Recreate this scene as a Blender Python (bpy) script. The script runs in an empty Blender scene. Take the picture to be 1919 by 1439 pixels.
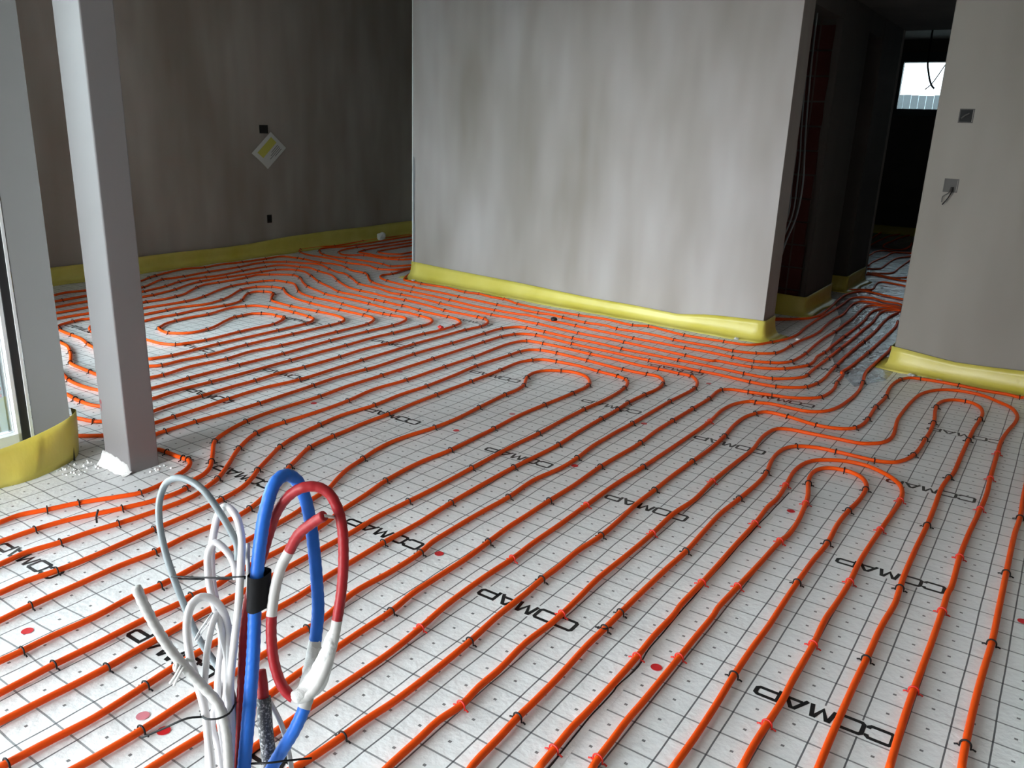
import bpy, bmesh, math, random
from mathutils import Vector, Matrix, noise
random.seed(7)
SC=bpy.context.scene
COL=SC.collection
PIPES=[
 ("orange pipe furthest right, clipped in black, looping back under the right wall's strip","floor heating pipes of the main room","0.028,2.024,0 0.025,2.156,1 0.026,2.396,0 0.03,2.558,0 0.036,2.717,1 0.036,3.009,0 0.036,3.255,1 0.037,3.65,0 0.044,3.829,1 0.041,4.139,0 0.047,4.667,0 0.075,5.522,0 0.041,5.906,0 -0.06,5.862,0 -0.083,5.846,1 -0.151,5.868,0 -0.271,5.859,0 -0.427,5.879,1 -0.525,5.886,0 -0.654,5.873,1 -0.713,5.853,0 -0.759,5.76,1 -0.778,5.597,0 -0.772,5.422,0 -0.758,5.282,1 -0.766,5.026,1 -0.755,4.758,1 -0.758,4.648,0 -0.78,4.556,1 -0.818,4.509,0 -0.871,4.479,0 -0.96,4.465,1 -1.129,4.507,1 -1.252,4.506,0 -1.291,4.434,1 -1.316,4.327,0 -1.316,4.16,0 -1.297,3.967,1 -1.289,3.757,0 -1.295,3.531,1 -1.3,3.324,0 -1.298,3.112,1 -1.299,2.948,0 -1.287,2.753,0 -1.282,2.592,1 -1.293,2.43,0 -1.289,2.298,0 -1.291,2.176,1 -1.285,2.067,0 -1.284,1.909,0 -1.272,1.738,1 -1.269,1.649,0 -1.268,1.497,0 -1.271,1.391,0 -1.281,1.299,0 -1.285,1.221,1 -1.289,1.166,0 -1.294,1.117,0 -1.312,1.003,0"),
 ("orange red-clipped pipe second from the right at the bottom, wrapping the right hairpin","floor heating pipes of the main room","-0.121,1.914,0 -0.125,2.129,0 -0.125,2.313,2 -0.121,2.551,0 -0.119,2.824,2 -0.12,2.974,0 -0.116,3.011,0 -0.12,3.282,2 -0.116,3.515,0 -0.103,3.817,2 -0.097,4.029,0 -0.102,4.232,2 -0.105,4.634,2 -0.105,4.873,0 -0.092,5.054,0 -0.068,5.269,0 -0.065,5.383,0 -0.078,5.471,0 -0.115,5.576,0 -0.19,5.655,0 -0.267,5.727,0 -0.383,5.748,0 -0.478,5.714,0 -0.549,5.625,0 -0.595,5.489,0 -0.613,5.296,0 -0.62,5.048,0 -0.617,4.857,0 -0.602,4.718,0 -0.589,4.598,0 -0.591,4.487,0 -0.615,4.41,0 -0.655,4.362,0 -0.704,4.326,0 -0.796,4.318,0 -0.904,4.31,0 -0.978,4.305,0 -1.053,4.3,0 -1.112,4.265,0 -1.134,4.161,0 -1.133,4.04,0 -1.119,3.908,0 -1.117,3.852,0 -1.125,3.627,0 -1.13,3.365,2 -1.121,3.124,0 -1.137,2.949,0 -1.131,2.731,2 -1.133,2.517,0 -1.138,2.299,0 -1.13,2.155,0 -1.125,2.034,2 -1.126,1.954,0 -1.133,1.835,0 -1.123,1.68,0 -1.124,1.584,0 -1.117,1.493,2 -1.128,1.413,0 -1.125,1.329,0 -1.123,1.227,0 -1.117,1.136,0"),
 ("orange pipe forming the narrow inner hairpin just below the right wall's yellow strip","floor heating pipes of the main room","-0.266,1.807,0 -0.269,1.947,0 -0.27,2.106,0 -0.27,2.248,0 -0.268,2.386,1 -0.267,2.609,0 -0.258,2.783,0 -0.263,2.896,1 -0.267,3.008,0 -0.268,3.232,0 -0.265,3.501,1 -0.268,3.736,0 -0.273,3.961,0 -0.263,4.122,1 -0.254,4.171,0 -0.252,4.468,0 -0.25,4.754,1 -0.247,4.984,0 -0.238,5.189,1 -0.239,5.335,0 -0.264,5.45,0 -0.309,5.511,0 -0.349,5.52,1 -0.403,5.51,0 -0.452,5.451,0 -0.475,5.359,0 -0.476,5.271,1 -0.469,5.175,0 -0.451,5.028,0 -0.444,4.94,1 -0.437,4.767,0 -0.439,4.612,1 -0.44,4.439,0 -0.449,4.327,1 -0.468,4.239,0 -0.502,4.168,0 -0.542,4.136,0 -0.592,4.119,1 -0.68,4.119,0 -0.774,4.121,1 -0.868,4.114,0 -0.956,4.067,1 -0.993,3.994,0 -1.002,3.881,0 -0.992,3.77,0 -0.967,3.623,1 -0.961,3.501,0 -0.97,3.261,1 -0.982,3.071,0 -0.977,2.881,0 -0.969,2.677,1 -0.974,2.518,0 -0.977,2.325,0 -0.977,2.157,1 -0.976,2.046,1 -0.977,1.936,0 -0.969,1.766,0 -0.967,1.621,0 -0.968,1.545,1 -0.964,1.454,0 -0.961,1.336,0 -0.945,1.263,0"),
 ("outer orange pipe of the tight bend in the right middle floor, held by red clips","floor heating pipes of the main room","-0.422,1.707,0 -0.424,1.822,0 -0.421,1.92,2 -0.417,2.051,0 -0.42,2.15,0 -0.419,2.364,2 -0.425,2.536,0 -0.419,2.671,0 -0.416,2.83,2 -0.421,2.998,0 -0.418,3.167,0 -0.412,3.333,2 -0.405,3.514,0 -0.4,3.691,2 -0.411,3.805,0 -0.439,3.887,0 -0.499,3.961,0 -0.567,4.007,0 -0.619,4.027,0 -0.704,4.019,0 -0.765,3.988,0 -0.822,3.938,0 -0.854,3.869,0 -0.869,3.743,0 -0.861,3.63,0 -0.851,3.535,2 -0.839,3.358,0 -0.845,3.268,0 -0.837,3.071,2 -0.837,2.825,0 -0.835,2.651,0 -0.835,2.499,2 -0.838,2.318,0 -0.833,2.253,0 -0.835,2.104,0 -0.83,1.977,2 -0.829,1.827,0 -0.83,1.673,0 -0.833,1.6,0 -0.829,1.501,2 -0.826,1.414,0"),
 ("innermost orange hairpin pipe in the right middle of the floor, bending inside another","floor heating pipes of the main room","-0.561,1.598,0 -0.558,1.75,0 -0.56,1.916,0 -0.565,2.067,1 -0.566,2.247,0 -0.563,2.38,0 -0.565,2.528,0 -0.566,2.709,1 -0.564,2.899,0 -0.556,3.08,1 -0.565,3.28,0 -0.559,3.439,1 -0.547,3.582,0 -0.549,3.721,1 -0.56,3.787,0 -0.595,3.855,0 -0.637,3.886,0 -0.681,3.894,1 -0.733,3.883,0 -0.773,3.846,0 -0.793,3.78,0 -0.79,3.697,0 -0.775,3.623,1 -0.742,3.496,0 -0.725,3.398,2 -0.703,3.201,0 -0.699,3.058,0 -0.709,2.98,2 -0.716,2.767,0 -0.725,2.552,2 -0.732,2.379,0 -0.728,2.333,0 -0.728,2.185,0 -0.727,2.05,2 -0.727,1.926,0 -0.727,1.804,0 -0.729,1.71,0 -0.726,1.613,0 -0.724,1.539,2 -0.719,1.488,0"),
 ("orange red-clipped pipe in the lower middle floor that ends at the right wall corner","floor heating pipes of the main room","-0.985,6.69,0 -0.975,6.528,0 -0.982,6.102,0 -0.981,5.794,0 -0.943,5.517,1 -0.921,5.295,0 -0.926,5.048,0 -0.947,4.856,0 -0.985,4.747,0 -1.063,4.675,0 -1.204,4.673,0 -1.288,4.671,0 -1.355,4.638,1 -1.378,4.647,0 -1.438,4.542,0 -1.46,4.383,0 -1.443,4.136,2 -1.443,3.822,0 -1.452,3.32,1 -1.462,3.043,0 -1.459,2.792,2 -1.456,2.576,0 -1.457,2.374,0 -1.452,2.232,2 -1.457,2.075,0 -1.452,1.847,0 -1.436,1.701,2 -1.426,1.562,0 -1.427,1.451,0 -1.431,1.326,0 -1.434,1.252,0 -1.432,1.061,0 -1.432,0.945,0"),
 ("orange pipe passing just behind the tangled red conduit and on into the corridor mouth","floor heating pipes of the main room","-1.127,7.76,0 -1.097,7.491,0 -1.092,7.217,0 -1.089,6.372,1 -1.094,6.103,0 -1.098,5.878,0 -1.109,5.659,0 -1.097,5.651,0 -1.075,5.392,1 -1.057,5.258,0 -1.058,5.115,0 -1.078,5.004,1 -1.13,4.934,0 -1.23,4.865,0 -1.324,4.844,1 -1.461,4.814,1 -1.557,4.793,0 -1.606,4.742,1 -1.597,4.52,1 -1.602,4.278,1 -1.608,4.012,1 -1.61,3.81,0 -1.599,3.596,1 -1.61,3.193,1 -1.601,2.932,0 -1.604,2.731,1 -1.603,2.55,0 -1.603,2.417,0 -1.594,2.28,1 -1.585,2.128,0 -1.586,1.942,0 -1.585,1.836,0 -1.569,1.714,1 -1.569,1.599,0 -1.567,1.489,0 -1.566,1.328,0 -1.556,1.163,0 -1.567,1.018,0 -1.573,0.881,0 -1.57,0.828,0"),
 ("outermost orange pipe of the long triple hairpin in the middle floor, its bend furthest right","floor heating pipes of the main room","-1.732,0.592,0 -1.712,0.78,0 -1.706,0.935,1 -1.713,1.1,0 -1.709,1.191,0 -1.712,1.46,0 -1.709,1.488,1 -1.711,1.568,0 -1.742,1.716,0 -1.736,1.905,0 -1.742,2.062,1 -1.759,2.151,0 -1.763,2.277,0 -1.764,2.452,0 -1.758,2.653,1 -1.77,2.869,0 -1.747,3.061,0 -1.748,3.216,1 -1.766,3.413,0 -1.766,3.555,0 -1.767,3.629,0 -1.76,3.831,1 -1.76,4.101,0 -1.759,4.318,1 -1.749,4.49,0 -1.746,4.659,1 -1.777,4.786,0 -1.822,4.861,0 -1.864,4.903,1 -1.949,4.908,1 -2.098,4.914,1 -2.232,4.91,0 -2.497,4.943,0 -2.628,4.943,1 -2.847,4.965,0 -3.039,4.971,1 -3.175,4.952,1 -3.219,4.834,0 -3.198,4.329,1 -3.198,4.019,1 -3.192,3.636,1 -3.21,3.375,0 -3.176,3.13,1 -3.166,2.888,0 -3.176,2.676,1 -3.178,2.584,0 -3.157,2.479,1 -3.059,2.302,1 -2.937,2.147,0 -2.846,2.022,1 -2.812,1.943,0 -2.777,1.853,0 -2.773,1.699,0 -2.789,1.533,1 -2.805,1.445,0 -2.814,1.325,1 -2.833,1.218,0 -2.82,1.122,0 -2.81,1.017,0"),
 ("orange pipe of the middle floor hairpins, second from outside around the central loop","floor heating pipes of the main room","-1.857,0.65,0 -1.856,0.682,1 -1.85,0.79,0 -1.843,0.889,0 -1.855,1.043,1 -1.864,1.13,0 -1.871,1.35,0 -1.867,1.599,0 -1.885,1.734,0 -1.891,1.867,0 -1.899,2.035,1 -1.9,2.241,0 -1.913,2.46,1 -1.92,2.712,0 -1.92,2.932,1 -1.913,3.092,0 -1.907,3.308,1 -1.921,3.552,0 -1.926,3.788,1 -1.928,3.988,1 -1.938,4.133,1 -1.93,4.336,1 -1.919,4.483,0 -1.935,4.612,1 -1.982,4.71,0 -2.045,4.757,0 -2.108,4.75,1 -2.278,4.744,1 -2.563,4.78,1 -2.822,4.805,1 -2.956,4.799,1 -3.019,4.749,0 -3.042,4.656,1 -3.042,4.541,1 -3.055,4.166,1 -3.032,3.906,0 -3.019,3.625,1 -3.026,3.4,0 -3.011,3.17,1 -3.028,2.948,0 -3.009,2.763,1 -2.977,2.579,0 -2.928,2.436,1 -2.863,2.318,0 -2.787,2.187,1 -2.75,2.135,0 -2.696,2.036,0 -2.663,1.903,1 -2.647,1.731,0 -2.643,1.585,1 -2.627,1.342,0 -2.63,1.213,1 -2.642,1.122,0 -2.635,1.035,0 -2.636,0.941,0"),
 ("orange pipe wrapped directly round the central teardrop hairpin","floor heating pipes of the main room","-2.016,0.717,0 -2.016,0.743,0 -2.012,0.876,0 -2.01,0.947,0 -2.01,1.024,1 -2.016,1.108,0 -2.019,1.192,0 -2.023,1.276,0 -2.03,1.377,0 -2.031,1.464,0 -2.038,1.752,0 -2.042,1.857,0 -2.048,2.026,0 -2.061,2.187,0 -2.059,2.36,1 -2.057,2.513,0 -2.065,2.804,1 -2.07,2.985,0 -2.074,3.159,0 -2.069,3.379,1 -2.076,3.608,0 -2.077,3.863,1 -2.066,4.121,0 -2.083,4.377,1 -2.118,4.492,0 -2.16,4.549,1 -2.233,4.581,1 -2.376,4.596,1 -2.543,4.626,0 -2.712,4.618,1 -2.812,4.596,0 -2.856,4.535,1 -2.889,4.45,0 -2.891,4.351,0 -2.88,4.196,1 -2.874,3.875,1 -2.869,3.534,1 -2.866,3.332,0 -2.853,3.109,1 -2.854,2.918,0 -2.842,2.763,0 -2.84,2.693,1 -2.815,2.517,1 -2.753,2.387,0 -2.71,2.301,1 -2.629,2.178,0 -2.537,1.995,0 -2.507,1.917,1 -2.49,1.833,0 -2.498,1.741,0 -2.502,1.628,0 -2.487,1.487,1 -2.496,1.362,0 -2.491,1.217,0 -2.486,1.056,1 -2.477,0.961,0 -2.473,0.928,0"),
 ("orange central teardrop hairpin pipe in the middle of the floor","floor heating pipes of the main room","-2.131,0.77,0 -2.131,0.797,0 -2.134,0.868,0 -2.138,0.943,1 -2.136,1.058,0 -2.14,1.231,0 -2.134,1.344,0 -2.142,1.389,1 -2.132,1.468,0 -2.146,1.554,0 -2.157,1.859,0 -2.183,2.018,0 -2.214,2.142,0 -2.24,2.298,0 -2.273,2.456,1 -2.291,2.701,0 -2.276,2.915,1 -2.28,3.107,0 -2.286,3.288,1 -2.299,3.531,0 -2.29,3.789,1 -2.274,4.076,1 -2.279,4.28,1 -2.329,4.383,0 -2.405,4.452,0 -2.495,4.472,0 -2.573,4.444,1 -2.652,4.383,0 -2.683,4.288,0 -2.659,4.173,1 -2.582,4.019,1 -2.563,3.896,0 -2.565,3.794,1 -2.546,3.512,1 -2.528,3.285,0 -2.533,3.108,1 -2.559,2.924,0 -2.564,2.802,0 -2.547,2.671,0 -2.522,2.574,1 -2.49,2.44,0 -2.443,2.328,0 -2.404,2.244,0 -2.378,2.122,0 -2.342,2.025,0 -2.322,1.908,0 -2.297,1.648,0 -2.291,1.532,0 -2.276,1.368,1 -2.285,1.278,0 -2.271,1.136,0 -2.275,1.015,0 -2.271,0.923,1 -2.272,0.864,0 -2.274,0.836,0"),
 ("orange pipe skirting the far side of the central hairpins and turning into the corridor","floor heating pipes of the main room","-1.195,8.18,0 -1.22,7.908,0 -1.216,7.601,0 -1.195,7.089,0 -1.195,6.707,1 -1.194,6.171,0 -1.184,5.815,1 -1.178,5.664,0 -1.167,5.468,0 -1.175,5.286,1 -1.209,5.164,1 -1.258,5.104,0 -1.361,5.042,1 -1.523,5.034,1 -1.765,5.058,0 -1.863,5.055,1 -2.021,5.064,0 -2.24,5.068,1 -2.482,5.085,0 -2.874,5.107,1 -3.063,5.135,0 -3.214,5.15,1 -3.317,5.113,0 -3.356,5.057,1 -3.386,4.924,1 -3.388,4.707,1 -3.382,4.412,0 -3.376,4.118,1 -3.368,3.614,1 -3.37,3.34,0 -3.351,3.085,1 -3.353,2.731,0 -3.332,2.559,1 -3.273,2.382,0 -3.218,2.287,1 -3.099,2.187,0 -3.025,2.125,1 -2.968,2.072,0 -2.929,2.009,0 -2.912,1.95,0 -2.863,1.876,1 -2.858,1.756,0 -2.897,1.615,1 -2.963,1.431,0 -2.98,1.32,1 -2.983,1.199,0 -2.989,1.096,0"),
 ("orange pipe ending in a short curl at the foot of the grey column","floor heating pipes of the main room","-1.201,8.282,0 -1.225,8.28,0 -1.291,8.195,0 -1.322,8.059,0 -1.312,7.821,0 -1.292,7.568,0 -1.29,7.137,0 -1.282,6.721,0 -1.282,6.351,1 -1.28,5.977,1 -1.281,5.814,0 -1.281,5.553,0 -1.277,5.443,1 -1.291,5.37,0 -1.352,5.279,0 -1.437,5.204,1 -1.62,5.195,1 -1.842,5.21,0 -2.088,5.214,1 -2.315,5.222,0 -2.53,5.225,1 -2.731,5.249,0 -2.957,5.259,1 -3.222,5.286,1 -3.395,5.297,1 -3.464,5.288,0 -3.533,5.148,1 -3.539,4.923,1 -3.54,4.53,1 -3.547,4.123,1 -3.526,3.711,0 -3.533,3.645,1 -3.545,3.404,0 -3.531,3.202,1 -3.518,2.965,0 -3.508,2.788,1 -3.511,2.598,0 -3.522,2.395,1 -3.519,2.222,1 -3.517,2.18,0 -3.467,2.077,0 -3.466,2.016,0 -3.398,2.011,0 -3.329,2.063,0 -3.273,2.067,1 -3.156,2.069,1 -3.124,2.074,1 -3.084,2.056,0 -3.042,2.013,0 -3.016,1.958,0 -2.975,1.821,0 -2.971,1.74,1 -3.002,1.671,0 -3.072,1.538,1 -3.108,1.433,1 -3.142,1.347,0 -3.137,1.272,0 -3.134,1.159,0"),
 ("orange pipe whose pointed right bend lies furthest right of the left spiral","floor heating pipes of the main room","-3.826,1.901,0 -3.768,1.933,0 -3.723,1.971,0 -3.68,2.021,0 -3.656,2.127,0 -3.657,2.262,0 -3.667,2.371,1 -3.678,2.556,0 -3.697,2.733,1 -3.708,2.982,0 -3.678,3.226,1 -3.691,3.546,0 -3.703,3.785,1 -3.709,4.048,0 -3.723,4.327,1 -3.717,4.621,0 -3.715,4.917,1 -3.694,5.087,1 -3.705,5.173,0 -3.744,5.263,0 -3.827,5.333,1 -3.904,5.345,1 -4.04,5.353,0 -4.261,5.356,1 -4.527,5.42,0 -4.782,5.451,1 -5.037,5.452,0 -5.228,5.481,0 -5.359,5.486,1 -5.516,5.515,0 -5.712,5.606,0 -5.872,5.697,1 -6.163,5.884,0 -6.405,5.948,1 -6.649,6.026,0 -6.737,5.995,1 -6.951,5.926,0 -6.98,5.737,1 -6.947,5.41,1 -6.884,5.081,0 -6.895,4.936,1 -6.906,4.795,0 -6.858,4.617,1 -6.757,4.409,1 -6.702,4.239,0 -6.673,4.136,1 -6.653,3.833,0 -6.613,3.611,0 -6.608,3.486,0 -6.574,3.305,0 -6.568,3.127,0"),
 ("orange pipe with a pointed bend beside the bright red scrap","floor heating pipes of the main room","-4.066,2.019,0 -4.019,2.054,0 -3.907,2.083,1 -3.86,2.122,0 -3.766,2.196,0 -3.822,2.364,0 -3.844,2.518,0 -3.848,2.667,1 -3.86,2.868,0 -3.859,3.048,1 -3.871,3.271,0 -3.858,3.427,1 -3.867,3.748,1 -3.885,3.985,0 -3.871,4.219,1 -3.868,4.61,1 -3.85,4.752,0 -3.855,4.956,1 -3.864,5.009,0 -3.885,5.084,0 -3.998,5.172,0 -4.09,5.186,1 -4.229,5.192,0 -4.413,5.211,1 -4.614,5.259,0 -4.642,5.252,1 -4.861,5.273,1 -4.98,5.278,1 -5.227,5.308,0 -5.464,5.314,1 -5.669,5.408,0 -5.943,5.523,1 -6.239,5.694,1 -6.473,5.819,0 -6.602,5.832,1 -6.695,5.793,0 -6.767,5.688,1 -6.774,5.504,1 -6.761,5.319,0 -6.758,5.078,1 -6.757,4.947,0 -6.739,4.763,1 -6.684,4.601,0 -6.566,4.374,1 -6.512,4.211,0 -6.48,4.097,1 -6.473,4.001,0 -6.441,3.729,0 -6.404,3.503,0 -6.387,3.363,0 -6.377,3.206,0 -6.356,3.019,0"),
 ("orange pipe with the third pointed bend from the right in the left spiral","floor heating pipes of the main room","-4.486,2.217,0 -4.423,2.226,0 -4.306,2.21,1 -4.236,2.208,1 -4.143,2.213,0 -4.081,2.242,0 -4.013,2.351,0 -4.005,2.472,0 -4.031,2.638,0 -4.027,2.861,1 -4.028,3.096,0 -4.04,3.478,1 -4.047,3.77,0 -4.048,3.983,1 -4.062,4.306,0 -4.05,4.466,1 -4.045,4.78,1 -4.043,4.874,0 -4.078,4.967,0 -4.129,5.016,0 -4.174,5.04,0 -4.28,5.058,1 -4.457,5.08,0 -4.543,5.069,1 -4.9,5.118,1 -5.143,5.139,0 -5.406,5.153,0 -5.47,5.154,1 -5.632,5.214,0 -5.84,5.284,1 -6.053,5.411,0 -6.232,5.539,1 -6.401,5.609,1 -6.514,5.548,0 -6.594,5.464,1 -6.655,5.373,0 -6.617,5.196,1 -6.593,5.013,0 -6.584,4.847,1 -6.581,4.705,0 -6.513,4.563,1 -6.422,4.429,0 -6.332,4.304,0 -6.297,4.195,1 -6.27,4.081,0 -6.273,3.903,1 -6.22,3.595,0 -6.2,3.391,0 -6.201,3.26,0 -6.192,3.112,0 -6.156,2.918,0"),
 ("orange pipe coiled into the double spiral on the left floor behind the column","floor heating pipes of the main room","-4.978,2.448,0 -4.784,2.406,0 -4.656,2.369,1 -4.472,2.357,0 -4.334,2.381,0 -4.206,2.456,0 -4.173,2.582,0 -4.178,2.696,0 -4.188,2.827,1 -4.197,3.194,1 -4.199,3.556,1 -4.224,4.001,1 -4.224,4.379,1 -4.217,4.651,1 -4.236,4.788,0 -4.275,4.88,0 -4.334,4.923,0 -4.408,4.926,0 -4.467,4.915,1 -4.543,4.911,1 -4.71,4.911,1 -5.052,4.952,1 -5.225,4.98,0 -5.418,4.974,1 -5.579,5.005,0 -5.731,5.072,1 -5.888,5.189,0 -6.061,5.302,0 -6.153,5.309,1 -6.303,5.283,1 -6.352,5.183,1 -6.375,5.01,1 -6.354,4.815,1 -6.274,4.62,0 -6.133,4.356,1 -6.081,4.225,0 -6.066,4.124,1 -6.062,3.94,0 -6.069,3.754,0 -6.013,3.47,0 -6.021,3.288,0 -6.042,3.222,0 -6.025,3.147,1 -5.986,3.036,0 -5.931,2.987,1 -5.836,2.951,1 -5.641,2.93,1 -5.5,2.917,0 -5.328,2.866,1 -5.231,2.847,0 -5.12,2.81,0 -4.968,2.783,0 -4.663,2.74,0 -4.577,2.828,0 -4.541,2.887,1 -4.544,3.04,0 -4.527,3.197,1 -4.56,3.547,1 -4.562,3.958,1 -4.566,4.326,1 -4.573,4.442,1 -4.604,4.523,0 -4.67,4.573,0 -4.76,4.604,0 -4.988,4.61,1 -5.298,4.602,1 -5.493,4.621,0 -5.589,4.645,1 -5.713,4.747,0 -5.806,4.844,1 -5.882,4.878,0 -5.949,4.855,1 -5.996,4.808,0 -5.973,4.701,1 -5.899,4.606,0 -5.771,4.469,1 -5.722,4.362,0 -5.708,4.244,1 -5.724,4.013,0 -5.695,3.786,1 -5.698,3.638,0 -5.674,3.505,0 -5.671,3.346,0 -5.521,3.213,0 -5.303,3.158,0 -5.163,3.19,0 -5.014,3.193,0 -4.91,3.24,1 -4.882,3.329,0 -4.865,3.444,1 -4.892,3.748,1 -4.899,3.928,0 -4.903,4.073,1 -4.952,4.196,0 -5.017,4.279,1 -5.103,4.28,1 -5.18,4.291,0 -5.255,4.254,1 -5.307,4.198,0 -5.301,4.1,1 -5.304,4.035,1 -5.247,3.904,0 -5.158,3.747,0 -5.12,3.644,1 -5.121,3.499,0 -5.226,3.403,1 -5.321,3.408,0 -5.398,3.438,1 -5.438,3.487,0 -5.482,3.549,0 -5.514,3.655,1 -5.53,3.813,0 -5.525,3.948,1 -5.599,4.24,0 -5.565,4.346,1 -5.527,4.411,0 -5.395,4.453,1 -5.094,4.457,1 -4.893,4.429,1 -4.818,4.402,0 -4.761,4.328,0 -4.739,4.24,1 -4.726,3.963,1 -4.721,3.705,0 -4.718,3.438,1 -4.702,3.252,0 -4.691,3.059,1 -4.709,2.971,0 -4.723,2.924,0 -4.871,2.869,0 -5.235,2.961,0 -5.557,3.045,0 -5.644,3.073,1 -5.738,3.11,0 -5.803,3.163,0 -5.822,3.188,1 -5.834,3.361,0 -5.864,3.627,0 -5.884,3.826,1 -5.899,3.952,0 -5.863,4.132,0 -5.861,4.209,0 -5.91,4.372,1 -5.971,4.494,0 -6.152,4.764,1 -6.178,4.852,0 -6.171,4.952,1 -6.07,5.053,1 -6.007,5.07,0 -5.923,5.06,1 -5.818,4.985,0 -5.708,4.919,0 -5.529,4.845,0 -5.274,4.795,1 -4.906,4.777,1 -4.624,4.766,1 -4.543,4.759,0 -4.468,4.714,0 -4.422,4.646,0 -4.389,4.552,1 -4.38,4.218,1 -4.374,3.69,1 -4.398,3.455,0 -4.37,3.237,1 -4.385,2.976,0 -4.352,2.769,1 -4.361,2.696,0 -4.377,2.562,0 -4.608,2.529,0 -4.725,2.535,1 -4.991,2.56,1 -5.049,2.594,0 -5.145,2.648,0 -5.223,2.687,1 -5.396,2.76,0 -5.51,2.777,1 -5.675,2.818,0"),
 ("orange pipe hugging the yellow strip of the central wall, nearest to it","floor heating pipes of the main room","-1.071,8.144,0 -1.276,8.64,0 -1.41,8.654,0 -1.532,8.758,0 -1.63,8.737,0 -1.689,8.629,0 -1.706,8.463,0 -1.698,8.279,0 -1.691,7.836,0 -1.693,7.462,0 -1.694,7.229,0 -1.69,7.012,0 -1.682,6.81,0 -1.667,6.591,0 -1.69,6.38,0 -1.751,6.189,1 -1.79,6.086,0 -1.854,5.988,0 -1.928,5.962,0 -2.038,5.957,1 -2.352,5.939,1 -2.529,5.984,0 -2.696,6.025,1 -2.812,5.971,1 -3.082,6.015,0 -3.325,5.994,1 -3.655,5.99,0 -3.965,6.021,1 -4.172,6.107,2 -4.305,6.105,0 -4.488,6.146,2 -4.626,6.122,1 -4.906,6.172,0 -5.193,6.156,1 -5.302,6.173,0 -5.396,6.182,0 -5.456,6.2,0 -5.527,6.29,0 -5.598,6.412,0 -5.683,6.585,0 -5.713,6.673,0"),
 ("second orange pipe out from the central wall, curling back at its left corner","floor heating pipes of the main room","-1.03,7.888,0 -1.259,8.471,0 -1.372,8.454,0 -1.482,8.512,0 -1.578,8.491,0 -1.616,8.359,0 -1.608,8.09,0 -1.575,7.695,0 -1.586,7.406,0 -1.575,7.119,0 -1.556,6.858,0 -1.562,6.623,0 -1.588,6.412,0 -1.599,6.18,1 -1.603,5.994,0 -1.628,5.877,1 -1.733,5.777,1 -1.885,5.728,1 -2.049,5.747,0 -2.203,5.739,0 -2.35,5.743,1 -2.46,5.768,0 -2.665,5.784,0 -2.848,5.766,1 -2.972,5.807,0 -3.146,5.789,1 -3.378,5.823,1 -3.5,5.847,0 -3.629,5.831,1 -3.76,5.834,0 -3.84,5.851,0 -4.072,5.859,1 -4.295,5.884,0 -4.538,5.907,1 -4.804,5.945,0 -4.977,5.958,0 -5.132,5.97,1 -5.369,6.003,0 -5.535,6.041,1 -5.664,6.094,0 -5.739,6.155,0 -5.791,6.241,0 -5.778,6.368,1 -5.79,6.474,0 -5.838,6.634,0 -5.839,6.82,0"),
 ("third orange pipe out from the central wall, running on along the left wall's yellow strip","floor heating pipes of the main room","-0.991,7.647,0 -1.245,8.393,0 -1.434,8.371,0 -1.486,8.275,0 -1.491,8.026,0 -1.468,7.634,0 -1.462,7.261,0 -1.457,6.899,1 -1.465,6.68,0 -1.461,6.348,0 -1.445,6.013,1 -1.45,5.865,0 -1.464,5.726,1 -1.51,5.636,0 -1.572,5.593,1 -1.671,5.548,1 -1.824,5.552,1 -2.032,5.572,0 -2.19,5.568,1 -2.4,5.575,0 -2.609,5.576,1 -2.803,5.599,0 -2.985,5.609,0 -3.145,5.63,1 -3.38,5.652,0 -3.666,5.69,0 -3.721,5.672,0 -3.958,5.663,1 -4.217,5.68,0 -4.498,5.728,1 -4.738,5.767,0 -5.002,5.786,1 -5.275,5.803,0 -5.588,5.883,1 -5.739,5.991,0 -5.894,6.134,1 -5.995,6.201,1 -6.09,6.219,0 -6.224,6.229,0 -6.343,6.291,1 -6.514,6.369,0 -6.646,6.381,0 -6.789,6.345,1 -7.097,6.377,1 -7.195,6.378,1 -7.41,6.324,0 -7.397,6.085,1 -7.383,5.757,1 -7.404,5.474,0 -7.364,5.268,1 -7.423,5.086,0 -7.377,4.902,0 -7.277,4.648,1 -7.224,4.546,1 -7.133,4.412,0 -6.977,4.053,0 -7.043,3.846,0 -7.076,3.652,0 -7.033,3.532,0 -7.057,3.374,0"),
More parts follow.
